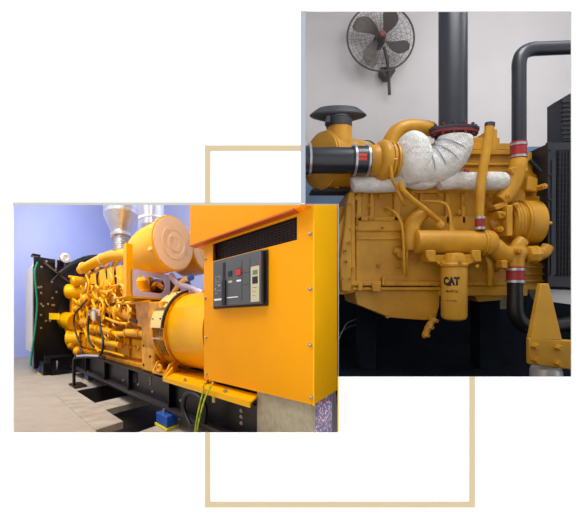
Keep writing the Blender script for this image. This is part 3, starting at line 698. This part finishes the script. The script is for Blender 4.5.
mw=thing('wrapped_manifold','long exhaust manifold wrapped in white cloth along the top of the engine','manifold',R(430,190,3.8))
Rt([(352,185,6.5),(356,184.5,8),(375,184.5,8.2),(392,184,8),(404,184,7.5)],3.74,'wrap',M['wrap'],mw,22)
Rt([(438,184,7),(445,181,9),(460,180,8.6),(475,181,8.8),(492,181,9.2),(503,181,8.8),(507,181,6)],3.74,'wrap',M['wrap'],mw,22)
for x,y in ((441,177.5),(466,173)): link('port_gasket',B().ball(R(x,y,3.72),(.035,.03,.035),12,8),M['rred'],mw)

# turbocharger
tb=thing('turbocharger','yellow turbocharger housing between the black intake pipe and the white wrapped elbow','turbocharger',R(385,180,3.65))
Yt=3.66; ax=V3((1,0,0))
c_=R(383,160.5,Yt)
link('compressor_volute',B().torus(c_,(1,.12,0),rr(12.5,Yt),rr(7.6,Yt),40,16),M['ry'],tb)
link('inlet_cone',B().lathe(R(366,160.5,Yt),(1,0,0),[(rr(13.2,Yt),0),(rr(14,Yt),rr(3,Yt)),(rr(16,Yt),rr(10,Yt)),(rr(12,Yt),rr(20,Yt))],32),M['ry'],tb)
link('back_plate',B().lathe(R(388.5,160.5,Yt),(1,.1,0),[(rr(18.5,Yt),0),(rr(18.5,Yt),rr(2,Yt)),(rr(15,Yt),rr(2.4,Yt)),(rr(15,Yt),rr(5,Yt)),(rr(17,Yt),rr(5,Yt)),(rr(17,Yt),rr(7,Yt)),(rr(12,Yt),rr(10,Yt))],36),M['ry'],tb)
for i in range(8):
    a=2*PI*i/8+.2; p=R(389.5,160.5,Yt)+V3((0,rr(17.5,Yt)*math.cos(a),rr(17.5,Yt)*math.sin(a)))
    link('bolt',B().lathe(p,(-1,0,0),[(.012,-.02),(.012,.03)],6),M['ry'],tb)
# oil pipes under turbo
def pipe(pts,y,r,label,m='ry',name='oil_pipe',cat='pipe',seg=12,sm=6):
    o=Rt([(p[0],p[1],r)+tuple(p[2:]) if len(p)==2 else (p[0],p[1],r,p[2]) for p in pts],y,name,M[m],None,seg,sm); return tag(o,label,cat)
pipe([(391,166,3.5),(392,178,3.5),(397,188,3.55),(402,200,3.58),(405,205,3.62)],3.5,1.8,'short thin yellow oil pipe dropping beside the turbocharger, the left one')
pipe([(400,182,3.52),(403,190,3.54),(412,199,3.58),(425,209,3.62),(439,221,3.68)],3.5,2.6,'thick slanting yellow oil pipe from the turbocharger down to the oil cooler')
pipe([(420,201,3.74),(440,202,3.7),(447,206,3.68),(450,215,3.66),(451,229,3.66)],3.7,1.4,'thin yellow pipe bending down to the top of the oil cooler')
pipe([(387,208,3.76),(394,212,3.68),(400,220,3.66),(403,234,3.66),(404,262,3.66),(404,276,3.7)],3.7,1.5,'thin yellow dipstick tube curving down the left of the engine block')
pipe([(408,240,3.72),(407,255,3.7),(407,276,3.74)],3.7,1.1,'thin straight yellow tube just right of the dipstick tube')
# charge air pipe
t=thing('charge_air_pipe','yellow bent charge air pipe arching above the turbocharger','pipe',R(392,150,3.9))
Rt([(389,150,8),(391,141,8),(397,132,7.8),(407,127.3,7.4),(419,127,7.2),(432,129.5,6.8)],3.86,'bent_pipe',M['ry'],t)
link('clamp',B().torus(R(426,129,3.92),(1,0,-.25),rr(7,3.92),.012,26,8),M['cap'],t)
link('outlet_flange',B().ball(R(431,128,3.9),(.05,.06,.06),14,8),M['ry'],t)
# intake
it=thing('intake_pipe','thick black air intake pipe lying horizontally in front of the yellow air cleaner','pipe',R(333,176,3.6))
Yi=3.6
link('pipe',B().lathe(R(303.5,160.5,Yi),(1,0,.0),[(rr(13,Yi),0),(rr(13,Yi),rr(50,Yi))],40),M['pipe'],it)
for x0,x1 in ((303.5,311),(352,369)):
    sl=link('rubber_sleeve',B().lathe(R(x0,160.5,Yi),(1,0,0),[(rr(14.3,Yi),0),(rr(14.3,Yi),rr(x1-x0,Yi))],40),M['pipe'],it)
    for xx in ((x0+2,x1-2) if x0>320 else (x1-1.5,)):
        link('clamp',B().lathe(R(xx-1,160.5,Yi),(1,0,0),[(rr(14.4,Yi),0),(rr(15.2,Yi),.002),(rr(15.2,Yi),rr(2.2,Yi)),(rr(14.4,Yi),rr(2.4,Yi))],40),M['clamp'],sl)
        link('clamp_screw',B().box(R(xx-2,146,Yi)-V3((0,.02,.012)),R(xx+2,145,Yi)+V3((0,.02,.012))),M['clamp'],sl)
# red marks: curved rectangles on the sleeve
def patch(c,r,x0,x1,a0,a1,n=6):
    vs=[];fs=[]
    for i in range(n+1):
        a=a0+(a1-a0)*i/n
        for x in (x0,x1):
            for rad in (r,r+.002): vs.append((x,c.y-rad*math.cos(a),c.z+rad*math.sin(a)))
    for i in range(n):
        k=4*i; fs+=[(k+1,k+3,k+7,k+5),(k,k+4,k+6,k+2),(k,k+1,k+5,k+4),(k+2,k+6,k+7,k+3)]
    return B().add(vs,fs)
ci=R(301,160.5,Yi)
for k,(y0,y1) in enumerate(((157.5,160.4),(161.2,164.2))):
    a0=math.asin((160.5-y0)/15.0); a1=math.asin((160.5-y1)/15.0)
    link('red_mark',patch(ci,rr(14.35,Yi),R(354.5,0,Yi).x,R(363.5,0,Yi).x,a1,a0),mat('sleeve_red_mark',(205,52,44),.5),it)
# air cleaner
acn=thing('air_cleaner','yellow drum air cleaner with black mushroom rain cap, left of the turbocharger','air cleaner',R(325,190,4.0))
Ya=3.95
axd=(V3((1,.55,0))).normalized()
c_=R(318,160,Ya)
link('drum',B().lathe(c_,axd,[(rr(22,Ya),0),(rr(28,Ya),.02),(rr(28,Ya),.05),(rr(26.5,Ya),.06),(rr(26.5,Ya),.55),(rr(24,Ya),.60)],48),M['ry'],acn)
link('end_ring',B().torus(c_+axd*.05,axd,rr(28,Ya),.012,48,8),M['ry'],acn)
link('black_band',B().torus(c_+axd*.54,axd,rr(26.6,Ya),.010,48,8),M['cap'],acn)
q=R(339.5,148,Ya)
link('neck',B().lathe(q,(0,0,1),[(rr(14,Ya),-.1),(rr(12.6,Ya),0),(rr(12,Ya),rr(22,Ya))],32),M['ry'],acn)
q=R(339,128,Ya)
col=link('collar',B().lathe(q,(0,0,1),[(rr(12.6,Ya),0),(rr(12.8,Ya),rr(1,Ya)),(rr(12.8,Ya),rr(7.5,Ya)),(rr(13.3,Ya),rr(8,Ya)),(rr(12,Ya),rr(10,Ya))],32),M['cap'],acn)
link('latch',B().box(R(324.5,127,Ya)-V3((0,.14,0)),R(328,121,Ya)-V3((0,.02,0))),M['cap'],col)
k=rr(1,Ya); q=R(338,121,Ya)
link('rain_cap',B().lathe(q,(0,0,1),[(12*k,0),(18*k,1.2*k),(26*k,3.6*k),(28.3*k,5*k),(28.3*k,6*k),(26*k,8*k),(22*k,11*k),(19.5*k,12.6*k),(9*k,13*k),(.01,13.1*k)],48).squash(q,.42),M['cap'],acn,sharp=18)
link('support_bracket',B().box(R(335,190,4.0)-V3((0,0,.0)),R(339,178,4.0)+V3((0,.05,0))),M['ry'],acn)
link('support_shelf',B().box(R(312,191,4.0),R(350,188.5,4.0)+V3((0,.25,0))),M['cap'],acn)

# ------------------------------------------------------------------ right engine
e2=thing('engine_block','large ochre yellow engine block seen side-on with a sloping oil pan','engine',R(440,322,4.1))
def pr(pts,y0,y1,name,m='ry',parent=e2,bev=.008):
    return link(name,B().prism([R(x,y,y0) for x,y in pts],(0,y1-y0,0)),M[m],parent,bevel=bev)
def rect(x0,y0,x1,y1): return [(x0,y0),(x1,y0),(x1,y1),(x0,y1)]
Yk=3.82
pr(rect(356,216,512,286),Yk,4.7,'crankcase')
pr(rect(357,220,412,232),Yk-.02,Yk+.1,'side_rib',bev=.02); pr(rect(357,236,500,240),Yk-.012,Yk+.05,'side_rib')
pr(rect(353,189,526,218),Yk+.04,4.6,'cylinder_head')
pr(rect(352,188,440,193),Yk+.0,4.3,'head_deck')
pr(rect(408,153,527,190),4.06,4.6,'rocker_box'); pr(rect(420,150,528,154.5),4.02,4.62,'rocker_flange'); pr(rect(432,143,527,150),4.08,4.55,'valve_cover'); pr(rect(466,137.5,500,143.5),4.1,4.5,'breather'); pr(rect(489,129,497.5,152),4.02,4.3,'breather'); pr(rect(441,163,527,165.5),4.04,4.1,'side_rib')
# head ribs
for x0,x1 in ((357,362),(370,374.5),(394,401),(420,424),(446,450),(462,466),(496,500)):
    pr([(x0,192),(x1,192),(x1+.6,224),(x0-.4,224)],Yk-.0,Yk+.12,'head_rib',bev=.012)
# pan rail
pr(rect(350,281,500,286),Yk-.05,4.5,'pan_rail'); pr(rect(352,287,442,290.5),Yk-.04,4.5,'pan_rail'); pr(rect(438,286,528,296),Yk-.03,4.4,'pan_rail')
pr([(354.5,290),(357,304.5),(384,315.5),(388,317.5),(425,320.5),(436,319),(439.5,306),(440,290)],Yk,4.4,'oil_pan')
pr([(372,283),(381,283),(381,292),(372,292)],Yk-.07,Yk,'pan_lug'); pr([(358,283),(363,283),(363,291),(358,291)],Yk-.06,Yk,'pan_lug'); pr([(383,277),(385.5,277),(384.5,285),(382,285)],Yk-.08,Yk,'pan_lug')
pr([(470,288),(500,288),(504,300),(478,302)],Yk+.1,4.4,'rear_sump')
# flywheel housing (left)
pr([(355,190),(356,292),(344,294.5),(333,294),(330,250),(338,226),(345,212),(349,193)],Yk-.02,4.6,'flywheel_housing')
pr([(346,205),(352,203),(352,292),(341,292),(339,262),(344,228)],Yk-.06,Yk,'housing_flange',bev=.015)
pr([(327,213),(343,206),(346,214),(336,226),(327,226)],Yk+.1,4.5,'housing_ear')
for x,y in ((357,198),(358,216),(351,229),(349,243),(345,251),(346,262),(342,279),(350,279),(353,268),(371,206),(371,218),(381,196),(364,193),(387,208),(357,228),(382,228),(379,265),(400,266),(412,193),(420,209),(440.5,195),(465.5,195),(465.5,203),(490,195),(490,205),(498,270),(484,271),(416,262),(372,292),(388,316),(497,258),(459,212)):
    yy=Yk-.02 if x>356 else Yk-.06
    r_=rr(1.9,yy)
    link('bolt',B().lathe(R(x,y,yy)+V3((0,.02,0)),(0,-1,0),[(r_*1.35,0),(r_*1.35,.012),(r_,.014),(r_,.035),(r_*.5,.035),(r_*.5,.02)],10),M['ry'],e2)
for x in range(364,500,11):
    link('bolt',B().lathe(R(x,283.5,Yk-.05)+V3((0,.0,0)),(0,-1,0),[(.012,0),(.012,.012)],6),M['ry'],e2)
# oval plug
link('side_plug',B().tube([R(394,250,Yk-.02),R(400,252,Yk-.03)],rr(4,Yk),16),M['ry'],e2)
link('side_plug',B().lathe(R(400,255,Yk),(0,-1,.1),[(rr(5,Yk),0),(rr(4.4,Yk),.05),(rr(2,Yk),.07)],18),M['ry'],e2)
# drain valve
dv=thing('drain_valve','knobbly yellow drain valve hanging from the corner of the oil pan','valve',R(425,337,3.75))
Rt([(434,319,3),(431,323,3.2),(428,328,3.4),(425.5,334,3.2)],3.76,'valve_body',M['ry'],dv,12,4)
for x,y,r_ in ((434,318.5,5),(430,325.5,4.4),(426,333.5,4.2)): link('valve_collar',B().lathe(R(x,y,3.76)-V3((.0,0,.01)),(.4,0,.9),[(rr(r_,3.76),-.015),(rr(r_,3.76),.015)],8),M['ry'],dv)
link('outlet',B().ball(R(424.5,336,3.76),.025,10,6),M['ry'],dv)

# oil cooler
oc=thing('oil_cooler','horizontal yellow oil cooler cylinder across the middle of the engine','cooler',R(452,254,3.65))
Yo=3.66
link('cooler_body',B().lathe(R(414,242,Yo),(1,0,-.01),[(rr(9,Yo),0),(rr(12,Yo),rr(2,Yo)),(rr(12,Yo),rr(67,Yo)),(rr(13,Yo),rr(67,Yo)),(rr(13,Yo),rr(69,Yo)),(rr(12.4,Yo),rr(69.5,Yo)),(rr(13,Yo),rr(70,Yo)),(rr(13,Yo),rr(72,Yo)),(rr(12,Yo),rr(77,Yo)),(rr(10,Yo),rr(80,Yo))],40),M['ry'],oc)
Rt([(411,250,6),(410,240,8.5),(411,229,9),(416,219,7.5),(426,212,5.5)],Yo+.06,'inlet_elbow',M['ry'],oc)
link('top_union',B().lathe(R(451,232,Yo),(0,0,1),[(rr(4,Yo),0),(rr(4,Yo),.03),(rr(2.5,Yo),.03),(rr(2.5,Yo),.09)],8),M['ry'],oc)
link('top_union',B().lathe(R(438,222,Yo),(.6,0,-.8),[(rr(4.5,Yo),0),(rr(4.5,Yo),.05),(rr(3,Yo),.06)],8),M['ry'],oc)
for x0,x1 in ((426,436),(472,481)): link('mount_lug',B().prism([R(x0,250,Yo-.1),R(x1,250,Yo-.1),R(x1+1,262,Yo-.1),R(x0+3,262,Yo-.1),R(x0,256,Yo-.1)],(0,.16,0)),M['ry'],oc,bevel=.01)
# filter
of=thing('oil_filter','yellow spin-on oil filter marked CAT hanging below the oil cooler','filter',R(454,320,3.6))
Yq=3.58
q=R(454,320,Yq); k=rr(1,Yq)
link('canister',B().lathe(q,(0,0,1),[(6*k,-.5*k),(10.5*k,1.2*k),(12.2*k,4*k),(12.3*k,46*k),(12.3*k,52*k),(11*k,54*k)],44),M['ry2'],of)
link('mounting_head',B().lathe(q+V3((0,0,53*k)),(0,0,1),[(13*k,0),(13.3*k,.5*k),(13.3*k,3*k),(11.5*k,4*k),(10.5*k,10*k),(8*k,14*k)],32).prism([R(431,255,Yq),R(478,254,Yq),R(480,261,Yq),R(470,264,Yq),R(440,265,Yq),R(432,260,Yq)],(0,.14,0)),M['ry'],of,bevel=.006)
for x,y in ((443,262),(461,262),(477,266),(434,258),(473,260)): link('bolt',B().lathe(R(x,y,Yq-.12 if 440<x<465 else Yq)+V3((0,.02,0)),(0,-1,0),[(.016,0),(.016,.03)],6),M['ry'],of)
def curved_text(s,size,xc,yc,m,parent,name,bold=0.0,sx=1):
    cu=bpy.data.curves.new('t','FONT'); cu.body=s; cu.size=size; cu.align_x='CENTER'; cu.align_y='CENTER'; cu.offset=bold; cu.extrude=0.0; cu.resolution_u=3
    ob=bpy.data.objects.new('t',cu); COL.objects.link(ob); bpy.context.view_layer.update()
    me=bpy.data.meshes.new_from_object(ob.evaluated_get(bpy.context.evaluated_depsgraph_get())); bpy.data.objects.remove(ob)
    bm=bmesh.new(); bm.from_mesh(me); bmesh.ops.remove_doubles(bm,verts=bm.verts,dist=1e-5)
    for _ in range(1): bmesh.ops.triangulate(bm,faces=bm.faces)
    bmesh.ops.subdivide_edges(bm,edges=[e for e in bm.edges if e.calc_length()>size*.2],cuts=1,use_grid_fill=False)
    rad=12.3*k+.0012; cc=V3((R(xc,yc,Yq-12.3*k).x,0,R(xc,yc,Yq-12.3*k).z)); base=q
    dx=cc.x-base.x
    ret=bmesh.ops.extrude_face_region(bm,geom=bm.faces[:]); 
    for v in [g for g in ret['geom'] if isinstance(g,bmesh.types.BMVert)]: v.co.z+=.0015
    ph0=math.atan2(base.x,base.y)
    o0=V3(parent['_o'])
    for v in bm.verts:
        a=(v.co.x*sx+dx*.97)/rad; r2=rad+v.co.z; zz=cc.z+v.co.y
        v.co=V3((base.x+r2*math.sin(a),base.y-r2*math.cos(a),zz))-o0
    bmesh.ops.recalc_face_normals(bm,faces=bm.faces); bm.to_mesh(me); bm.free()
    me.materials.clear(); me.materials.append(m); o=bpy.data.objects.new(name,me); COL.objects.link(o); o.parent=parent; o['_o']=list(o0)
    return o
curved_text('CAT',.086,451.3,281.5,M['ink'],of,'lettering',bold=.0055,sx=.76)
curved_text('1R-0716',.030,451.5,291.5,M['ink'],of,'part_number',sx=1.0,bold=.0006)
curved_text('OIL FILTER',.018,451.5,301,M['rred'],of,'small_print',sx=1.0,bold=.0004)
# triangle mark over the A
tri=B(); cz=R(451.3,285,Yq-12.3*k).z; cxx=R(451.3,285,Yq-12.3*k).x
yf=q.y-math.sqrt(max(0,(12.3*k+.004)**2-(cxx-q.x)**2))
tri.prism([(cxx-.026,yf-.001,cz-.008),(cxx+.026,yf-.001,cz-.008),(cxx,yf-.001,cz+.016)],(0,.004,0)); link('emblem',tri,M['ink'],of)

# coolant riser (thin tall pipe) with red sleeve
t=thing('breather_pipe','tall slim yellow pipe rising past the right end of the wrapped manifold','pipe',R(480,232,3.6))
Rt([(489.5,126,4.4),(488.5,135,4.4),(486,152,4.5),(482.5,172,4.5),(480.5,190,4.5),(479.8,205,4.3),(479.8,218,3.8)],3.62,'tube',M['ry'],t)
link('top_clamp',B().lathe(R(489.6,126.5,3.62),(.1,0,1),[(rr(4.8,3.62),0),(rr(4.8,3.62),rr(3.5,3.62))],20),M['cap'],t)
sl=link('rubber_sleeve',B().lathe(R(479.8,230,3.62),(0,0,1),[(rr(4.6,3.62),0),(rr(4.6,3.62),rr(13,3.62))],20),M['rred'],t); lab(sl,'red rubber sleeve')
for y in (229.5,219): link('clamp',B().lathe(R(479.8,y,3.62),(0,0,1),[(rr(5.1,3.62),0),(rr(5.1,3.62),rr(2.4,3.62))],20),M['clamp'],sl)
pipe([(485,256,3.72),(489,262,3.7),(490.5,270,3.7),(490,285,3.74)],3.7,3,'short yellow pipe bending down right of the oil filter')

# upper coolant pipe (black)
up=thing('coolant_pipe','black coolant pipe that rises and bends right in front of the plaster wall','pipe',R(519,158,3.8))
Yu=3.78
Rt([(519,150,6.6),(519,110,6.6),(519,75,6.6),(519.3,62,6.7),(522.5,54,6.8),(531,49.5,6.8),(545,48.5,6.6),(600,46.5,6.4)],Yu,'pipe',M['pipe'],up,24,6)
sl=link('rubber_sleeve',B().lathe(R(518.5,158.5,Yu),(0,0,1),[(rr(7.4,Yu),0),(rr(7.4,Yu),rr(16.5,Yu))],28),M['rred'],up); lab(sl,'red rubber sleeve')
for y in (158,146): link('clamp',B().lathe(R(518.5,y,Yu),(0,0,1),[(rr(7.9,Yu),0),(rr(7.9,Yu),rr(2.2,Yu))],28),M['clamp'],sl)
# thermostat elbow
te=thing('thermostat_elbow','thick yellow elbow below the upper red sleeve, leading into the engine','elbow',R(510,202,3.75))
Rt([(518.5,159,7.2),(518,166,8.2),(515,178,8.2),(511,188,8),(505,196,7.6),(500,201,6.5)],3.74,'elbow',M['ry'],te)
link('flange',B().prism([R(509,168,3.68),R(527,164,3.68),R(529,171,3.68),R(514,176,3.68)],(0,.14,0)),M['ry'],te,bevel=.01)
# front gear group (right)
gg=thing('front_gear_housing','round ribbed yellow gear housing and drum at the right end of the engine','housing',R(530,290,3.9))
pr(rect(500,196,552,270),Yk+.06,4.5,'back_plate',parent=gg)
pr([(524,172),(529,152),(532,152),(533,172),(541,178),(548,182),(549,200),(520,200),(520,176)],Yk+.1,4.4,'upper_housing',parent=gg)
pr([(528,176),(538,178),(538,192),(526,190)],Yk+.0,Yk+.1,'upper_lug',parent=gg)
Yg=3.75
link('gear_cover',B().lathe(R(520,223,Yg+.12),(1,0,0),[(rr(19,Yg),rr(-16,Yg)),(rr(21,Yg),rr(-14,Yg)),(rr(21,Yg),rr(-3,Yg)),(rr(23,Yg),rr(-2.5,Yg)),(rr(23,Yg),rr(-.2,Yg)),(rr(22,Yg),0),(rr(23,Yg),rr(.3,Yg)),(rr(23,Yg),rr(15,Yg)),(rr(22,Yg),rr(15.4,Yg))],44),M['ry'],gg)
for i in range(5): link('gear_rib',B().lathe(R(506+3*i,223,Yg+.12),(1,0,0),[(rr(21.4,Yg),0),(rr(21.8,Yg),.004),(rr(21.4,Yg),.01)],40),M['ry'],gg)
for y in (203,213,223,234,243):
    link('bolt',B().lathe(R(548,y,Yg-.06+abs(y-223)*.006),(1,0,0),[(.014,0),(.014,.03)],8),M['ry'],gg)
link('idler_boss',B().lathe(R(502,222,Yg+.05),(0,-1,0),[(rr(12,Yg),-.1),(rr(12,Yg),0),(rr(9,Yg),.02),(rr(5,Yg),.03),(rr(5,Yg),.06)],28),M['ry'],gg)
pr(rect(507,205,513,236),Yg-.1,Yg+.1,'rib_plate',parent=gg); pr([(497,211),(507,211),(507,218),(500,219)],Yg-.08,Yg+.1,'lug',parent=gg); pr([(493,206),(507,200),(509,206),(497,210)],Yg-.05,Yg+.1,'lug',parent=gg)
for x,y in ((501,229),(494,237),(522,240),(503,214),(517,205),(509,196),(545,186)): link('bolt',B().lathe(R(x,y,Yg-.08),(0,-1,0),[(rr(2.8,Yg),-.08),(rr(2.8,Yg),0),(rr(1.5,Yg),.001),(rr(1.5,Yg),.02)],12),M['ry'],gg)
pr(rect(522,263,547,290),Yk+.02,4.4,'lower_housing',parent=gg)
for y in (266,273,280): pr(rect(520,y,548,y+2),Yk-.01,Yk+.05,'housing_rib',parent=gg)
# water pump
wpm=thing('water_pump','branching yellow water pump above the lower red sleeve','pump',R(514,268,3.65))
Yw=3.62
Rt([(491,241,7),(495,247,9),(501,253,9.4),(509,256,9.6),(517,254,9),(524,252,7)],Yw+.04,'pump_body',M['ry'],wpm)
Rt([(516,252,8),(518,246,7),(523,240,6)],Yw+.06,'upper_branch',M['ry'],wpm)
Rt([(515,256,9),(515,262,8.4),(515,270,7.6)],Yw+.02,'lower_neck',M['ry'],wpm)
link('pump_flange',B().lathe(R(526,254.5,Yw+.02),(1,0,0),[(rr(6,Yw),0),(rr(8.5,Yw),.01),(rr(8.5,Yw),.06),(rr(8.8,Yw),.06),(rr(8.8,Yw),.1),(rr(6,Yw),.12)],8),M['ry'],wpm)
Rt([(538,255,6),(544,252,6),(548,246,5.5)],Yw+.08,'side_outlet',M['ry'],wpm)
link('mount_lug',B().prism([R(502,260,Yw-.08),R(508,260,Yw-.08),R(508,269,Yw-.08),R(502,268,Yw-.08)],(0,.1,0)),M['ry'],wpm,bevel=.008)
link('bolt',B().lathe(R(493,238,Yw-.02),(0,-1,0),[(rr(4,Yw),-.05),(rr(4,Yw),.0),(rr(2,Yw),.002),(rr(2,Yw),.03)],14),M['ry'],wpm)
link('bolt',B().lathe(R(519,251,Yw-.06),(0,-1,0),[(rr(3.4,Yw),-.05),(rr(3.4,Yw),.0),(rr(2,Yw),.02)],12),M['ry'],wpm)
# lower coolant hose
lo=thing('coolant_pipe','black coolant hose curving right below the lower red sleeve, behind the tapered bracket','pipe',R(515,330,3.6))
Rt([(515,276,7),(515,295,7.2),(515,308,7.4),(517.5,318,7.4),(524,325,7.4),(535,328,7.2),(550,327,7),(590,321,7)],Yw+.02,'hose',M['hose'],lo,22,6)
sl=link('rubber_sleeve',B().lathe(R(515.3,281.5,Yw),(0,0,1),[(rr(8.2,Yw),0),(rr(8.2,Yw),rr(15,Yw))],28),M['rred'],lo); lab(sl,'red rubber sleeve')
for y in (282.5,270.5): link('clamp',B().lathe(R(515.3,y,Yw),(0,0,1),[(rr(8.9,Yw),0),(rr(8.9,Yw),rr(2.4,Yw))],28),M['clamp'],sl)

# radiator (right)
rd=thing('radiator','black finned radiator with a dark grille, cut by the right edge of the picture','radiator',R(575,300,3.9))
Yr=3.72
def prr(pts,y0,y1,name,m,parent,bev=0): return link(name,B().prism([R(x,y,y0) for x,y in pts],(0,y1-y0,0)),M[m],parent,bevel=bev)
prr([(549,143),(600,141),(600,289),(549,286)],Yr+.03,4.3,'side_frame','radblk',rd)
prr([(548,142),(552,142),(552,287),(548,287)],Yr,Yr+.03,'edge_flange','radblk',rd)
prr([(558,150),(600,148),(600,276),(556,276)],Yr+.015,Yr+.03,'grille_opening','void',rd)
g=B()
for i in range(9):
    x=560+3.2*i; g.tube([R(x,150,Yr+.01),R(x-1.2,276,Yr+.01)],.006,6)
for i in range(24):
    y=152+5.2*i; g.tube([R(557,y,Yr+.01),R(590,y,Yr+.01)],.003,5)
link('grille',g,M['radblk'],rd)
prr([(563,98),(569,94),(600,88),(600,141),(563,141)],Yr+.35,4.3,'top_tank','radblk',rd)
for i in range(9): prr([(562.5,101+4.5*i),(590,98.5+4.5*i),(590,100+4.5*i),(562.5,102.5+4.5*i)],Yr+.33,Yr+.36,'louvre','beam' if i%3==5 else 'radblk',rd)
prr([(552,160),(556,158),(556,275),(551,275)],Yr-.01,Yr,'side_strip','radblk',rd)
for (x,y) in ((550,150),(550,175),(550,200),(550,225),(550,250),(550,275)): link('bolt',B().lathe(R(x,y,Yr),(0,-1,0),[(.01,0),(.01,.012)],6),M['radblk'],rd)
pipe([(530,160,3.9),(536,166,3.88),(541,171,3.86),(546,175,3.84)],3.9,2.2,'short black hose between the gear housing and the radiator','hose','coolant_hose','hose')
tag(link('support_beam',B().prism([R(540,289,3.9),R(600,291,3.9),R(600,308,3.9),R(546,301,3.9)],(0,.2,0)),M['beam']),'pale grey beam under the radiator, behind the tapered yellow bracket','beam')
# tapered bracket + beam
Yx=3.35
tbk=thing('mounting_bracket','tapered yellow steel bracket bolted to a thick beam, bottom right','bracket',R(550,367,Yx))
link('tapered_plate',B().prism([R(541,283.5,Yx+.05),R(549,283.5,Yx+.05),R(562.5,340,Yx),R(530,340,Yx)],(0,.05,0)),M['ry2'],tbk,bevel=.006)
link('beam',B().prism([R(529.5,338,Yx),R(600,342,Yx),R(600,374,Yx),R(529.5,364.5,Yx)],(0,.05,0)),M['ry2'],tbk,bevel=.01)
for x,y in ((534.5,346),(557.5,347.5),(535,359.5),(557,363)):
    link('bolt',B().lathe(R(x,y,Yx-.0),(0,-1,0),[(rr(3.6,Yx),-.01),(rr(3.6,Yx),.012),(rr(3,Yx),.012),(rr(3,Yx),.05)],6),M['ry2'],tbk)
q=R(546,388,Yx+.15); 
sI=thing('vibration_isolator','round grey metal isolator supporting the thick yellow beam','isolator',V3((q.x,q.y,0)))
k=rr(1,Yx+.15); zt=R(546,365,Yx+.15).z
link('dome',B().lathe((q.x,q.y,0),(0,0,1),[(16*k,0),(16*k,.02),(14.5*k,.03),(14*k,zt-.045),(13*k,zt-.02),(9*k,zt-.002)],32),M['isol'],sI)
# things in the shade under the engine
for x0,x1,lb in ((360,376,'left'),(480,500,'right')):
    t=tag(link('engine_stand',B().prism([R(x0,300,4.1),R(x1,300,4.1),R(x1,300,4.1)+V3((0,0,-(R(x1,300,4.1).z))),R(x0,300,4.1)+V3((0,0,-R(x0,300,4.1).z))],(0,.2,0)),M['rfloor_shade']),'engine stand with the shade painted near-black, under the %s end of the engine'%lb,'stand')  # near-black colour stands in for shade, so the stands merge with the backing
prr_=B(); prr_.box(R(481,306,4.9),R(506,291,4.9)+V3((0,.2,0))); 
tag(link('concrete_block',B().box((R(481,310,4.6).x,4.6,R(481,309,4.6).z),(R(507,291,4.6).x,4.75,R(507,291,4.6).z)),M['plinth']),'greyish stone block visible in the shade behind the oil filter','block')
# slack cables behind the pan
for k,(pts,lb) in enumerate(((((338,341,4.0),(344,328,4.1),(349,322,4.2),(360,318,4.3),(374,312,4.4)),'pale slack cable sagging from under the oil pan, the upper one'),
                             (((340,333,4.1),(350,326.5,4.2),(362,324,4.3),(378,318,4.4)),'faint blue-grey slack cable just below the pale one under the oil pan'))):
    o=Rt([(x,y,.45 if k==0 else .7,yy) for x,y,yy in pts],4,'slack_cable',M['cable'] if k==0 else mat('blue_cable',(60,80,105),.5),None,6,6); tag(o,lb,'cable')

# ================================================================== LIGHT
def area(name,loc,size,energy,color=(1,1,1),target=None,sy=None,spread=None):
    l=bpy.data.lights.new(name,'AREA'); l.shape='RECTANGLE'; l.size=size; l.size_y=sy or size; l.energy=energy; l.color=color
    o=bpy.data.objects.new(name,l); COL.objects.link(o); o.location=loc
    d=(V3(target)-V3(loc)) if target is not None else V3((0,0,-1)); o.rotation_euler=d.to_track_quat('-Z','Y').to_euler()
    return o
w=bpy.data.worlds.new('World'); bpy.context.scene.world=w; w.use_nodes=True
w.node_tree.nodes['Background'].inputs[0].default_value=(1,1,1,1); w.node_tree.nodes['Background'].inputs[1].default_value=1.25
# area lights added to brighten the hall, no fixtures seen
area('hall_added_light',L(1.3,.7,2.3),.9,40,(1,.97,.92),L(1.6,1.8,-.3))
area('hall_added_light',L(3.2,.2,2.9),1.0,115,(1,.97,.92),L(3.6,1.8,-.2))
area('hall_added_light',L(5.2,.6,3.4),1.2,95,(1,.98,.95),L(6.0,2.2,0))
area('hall_added_light',L(5.5,-.9,3.4),1.5,75,(1,.97,.93),L(5.5,.3,-1))
area('hall_back_accent',L(6.8,2.6,3.2),2.0,62,(.74,.80,1),L(8.5,2.6,1.2))  # bluish accent light added for the rear of the hall, source unseen
area('hall_back_accent',L(3.4,3.6,3.6),1.4,80,(.85,.9,1),L(3.6,4.5,1.0))
# added lights brightening the plant room and engine, sources unseen
area('plant_room_added_light',(1.9,2.75,4.3),1.2,58,(.98,.99,1),(2.0,3.9,.6))
area('plant_room_added_light',(3.4,3.4,4.3),1.2,14,(1,1,1),(3.2,5.5,2.4))

# ================================================================== CAMERA
cd=bpy.data.cameras.new('Camera'); cam=bpy.data.objects.new('Camera',cd); COL.objects.link(cam)
cam.location=(0,0,CH); cam.rotation_euler=(PI/2,0,0)
cd.sensor_fit='HORIZONTAL'; cd.sensor_width=36; cd.lens=36*F/585
cd.shift_x=(292.5-CX)/585; cd.shift_y=(CY-260)/585; cd.clip_start=.02; cd.clip_end=100
sc=bpy.context.scene; sc.camera=cam
sc.view_settings.view_transform='Standard'; sc.view_settings.look='None'; sc.view_settings.exposure=0; sc.view_settings.gamma=1
sc.view_settings.use_curve_mapping=False
for o in sc.objects:
    if '_o' in o: del o['_o']
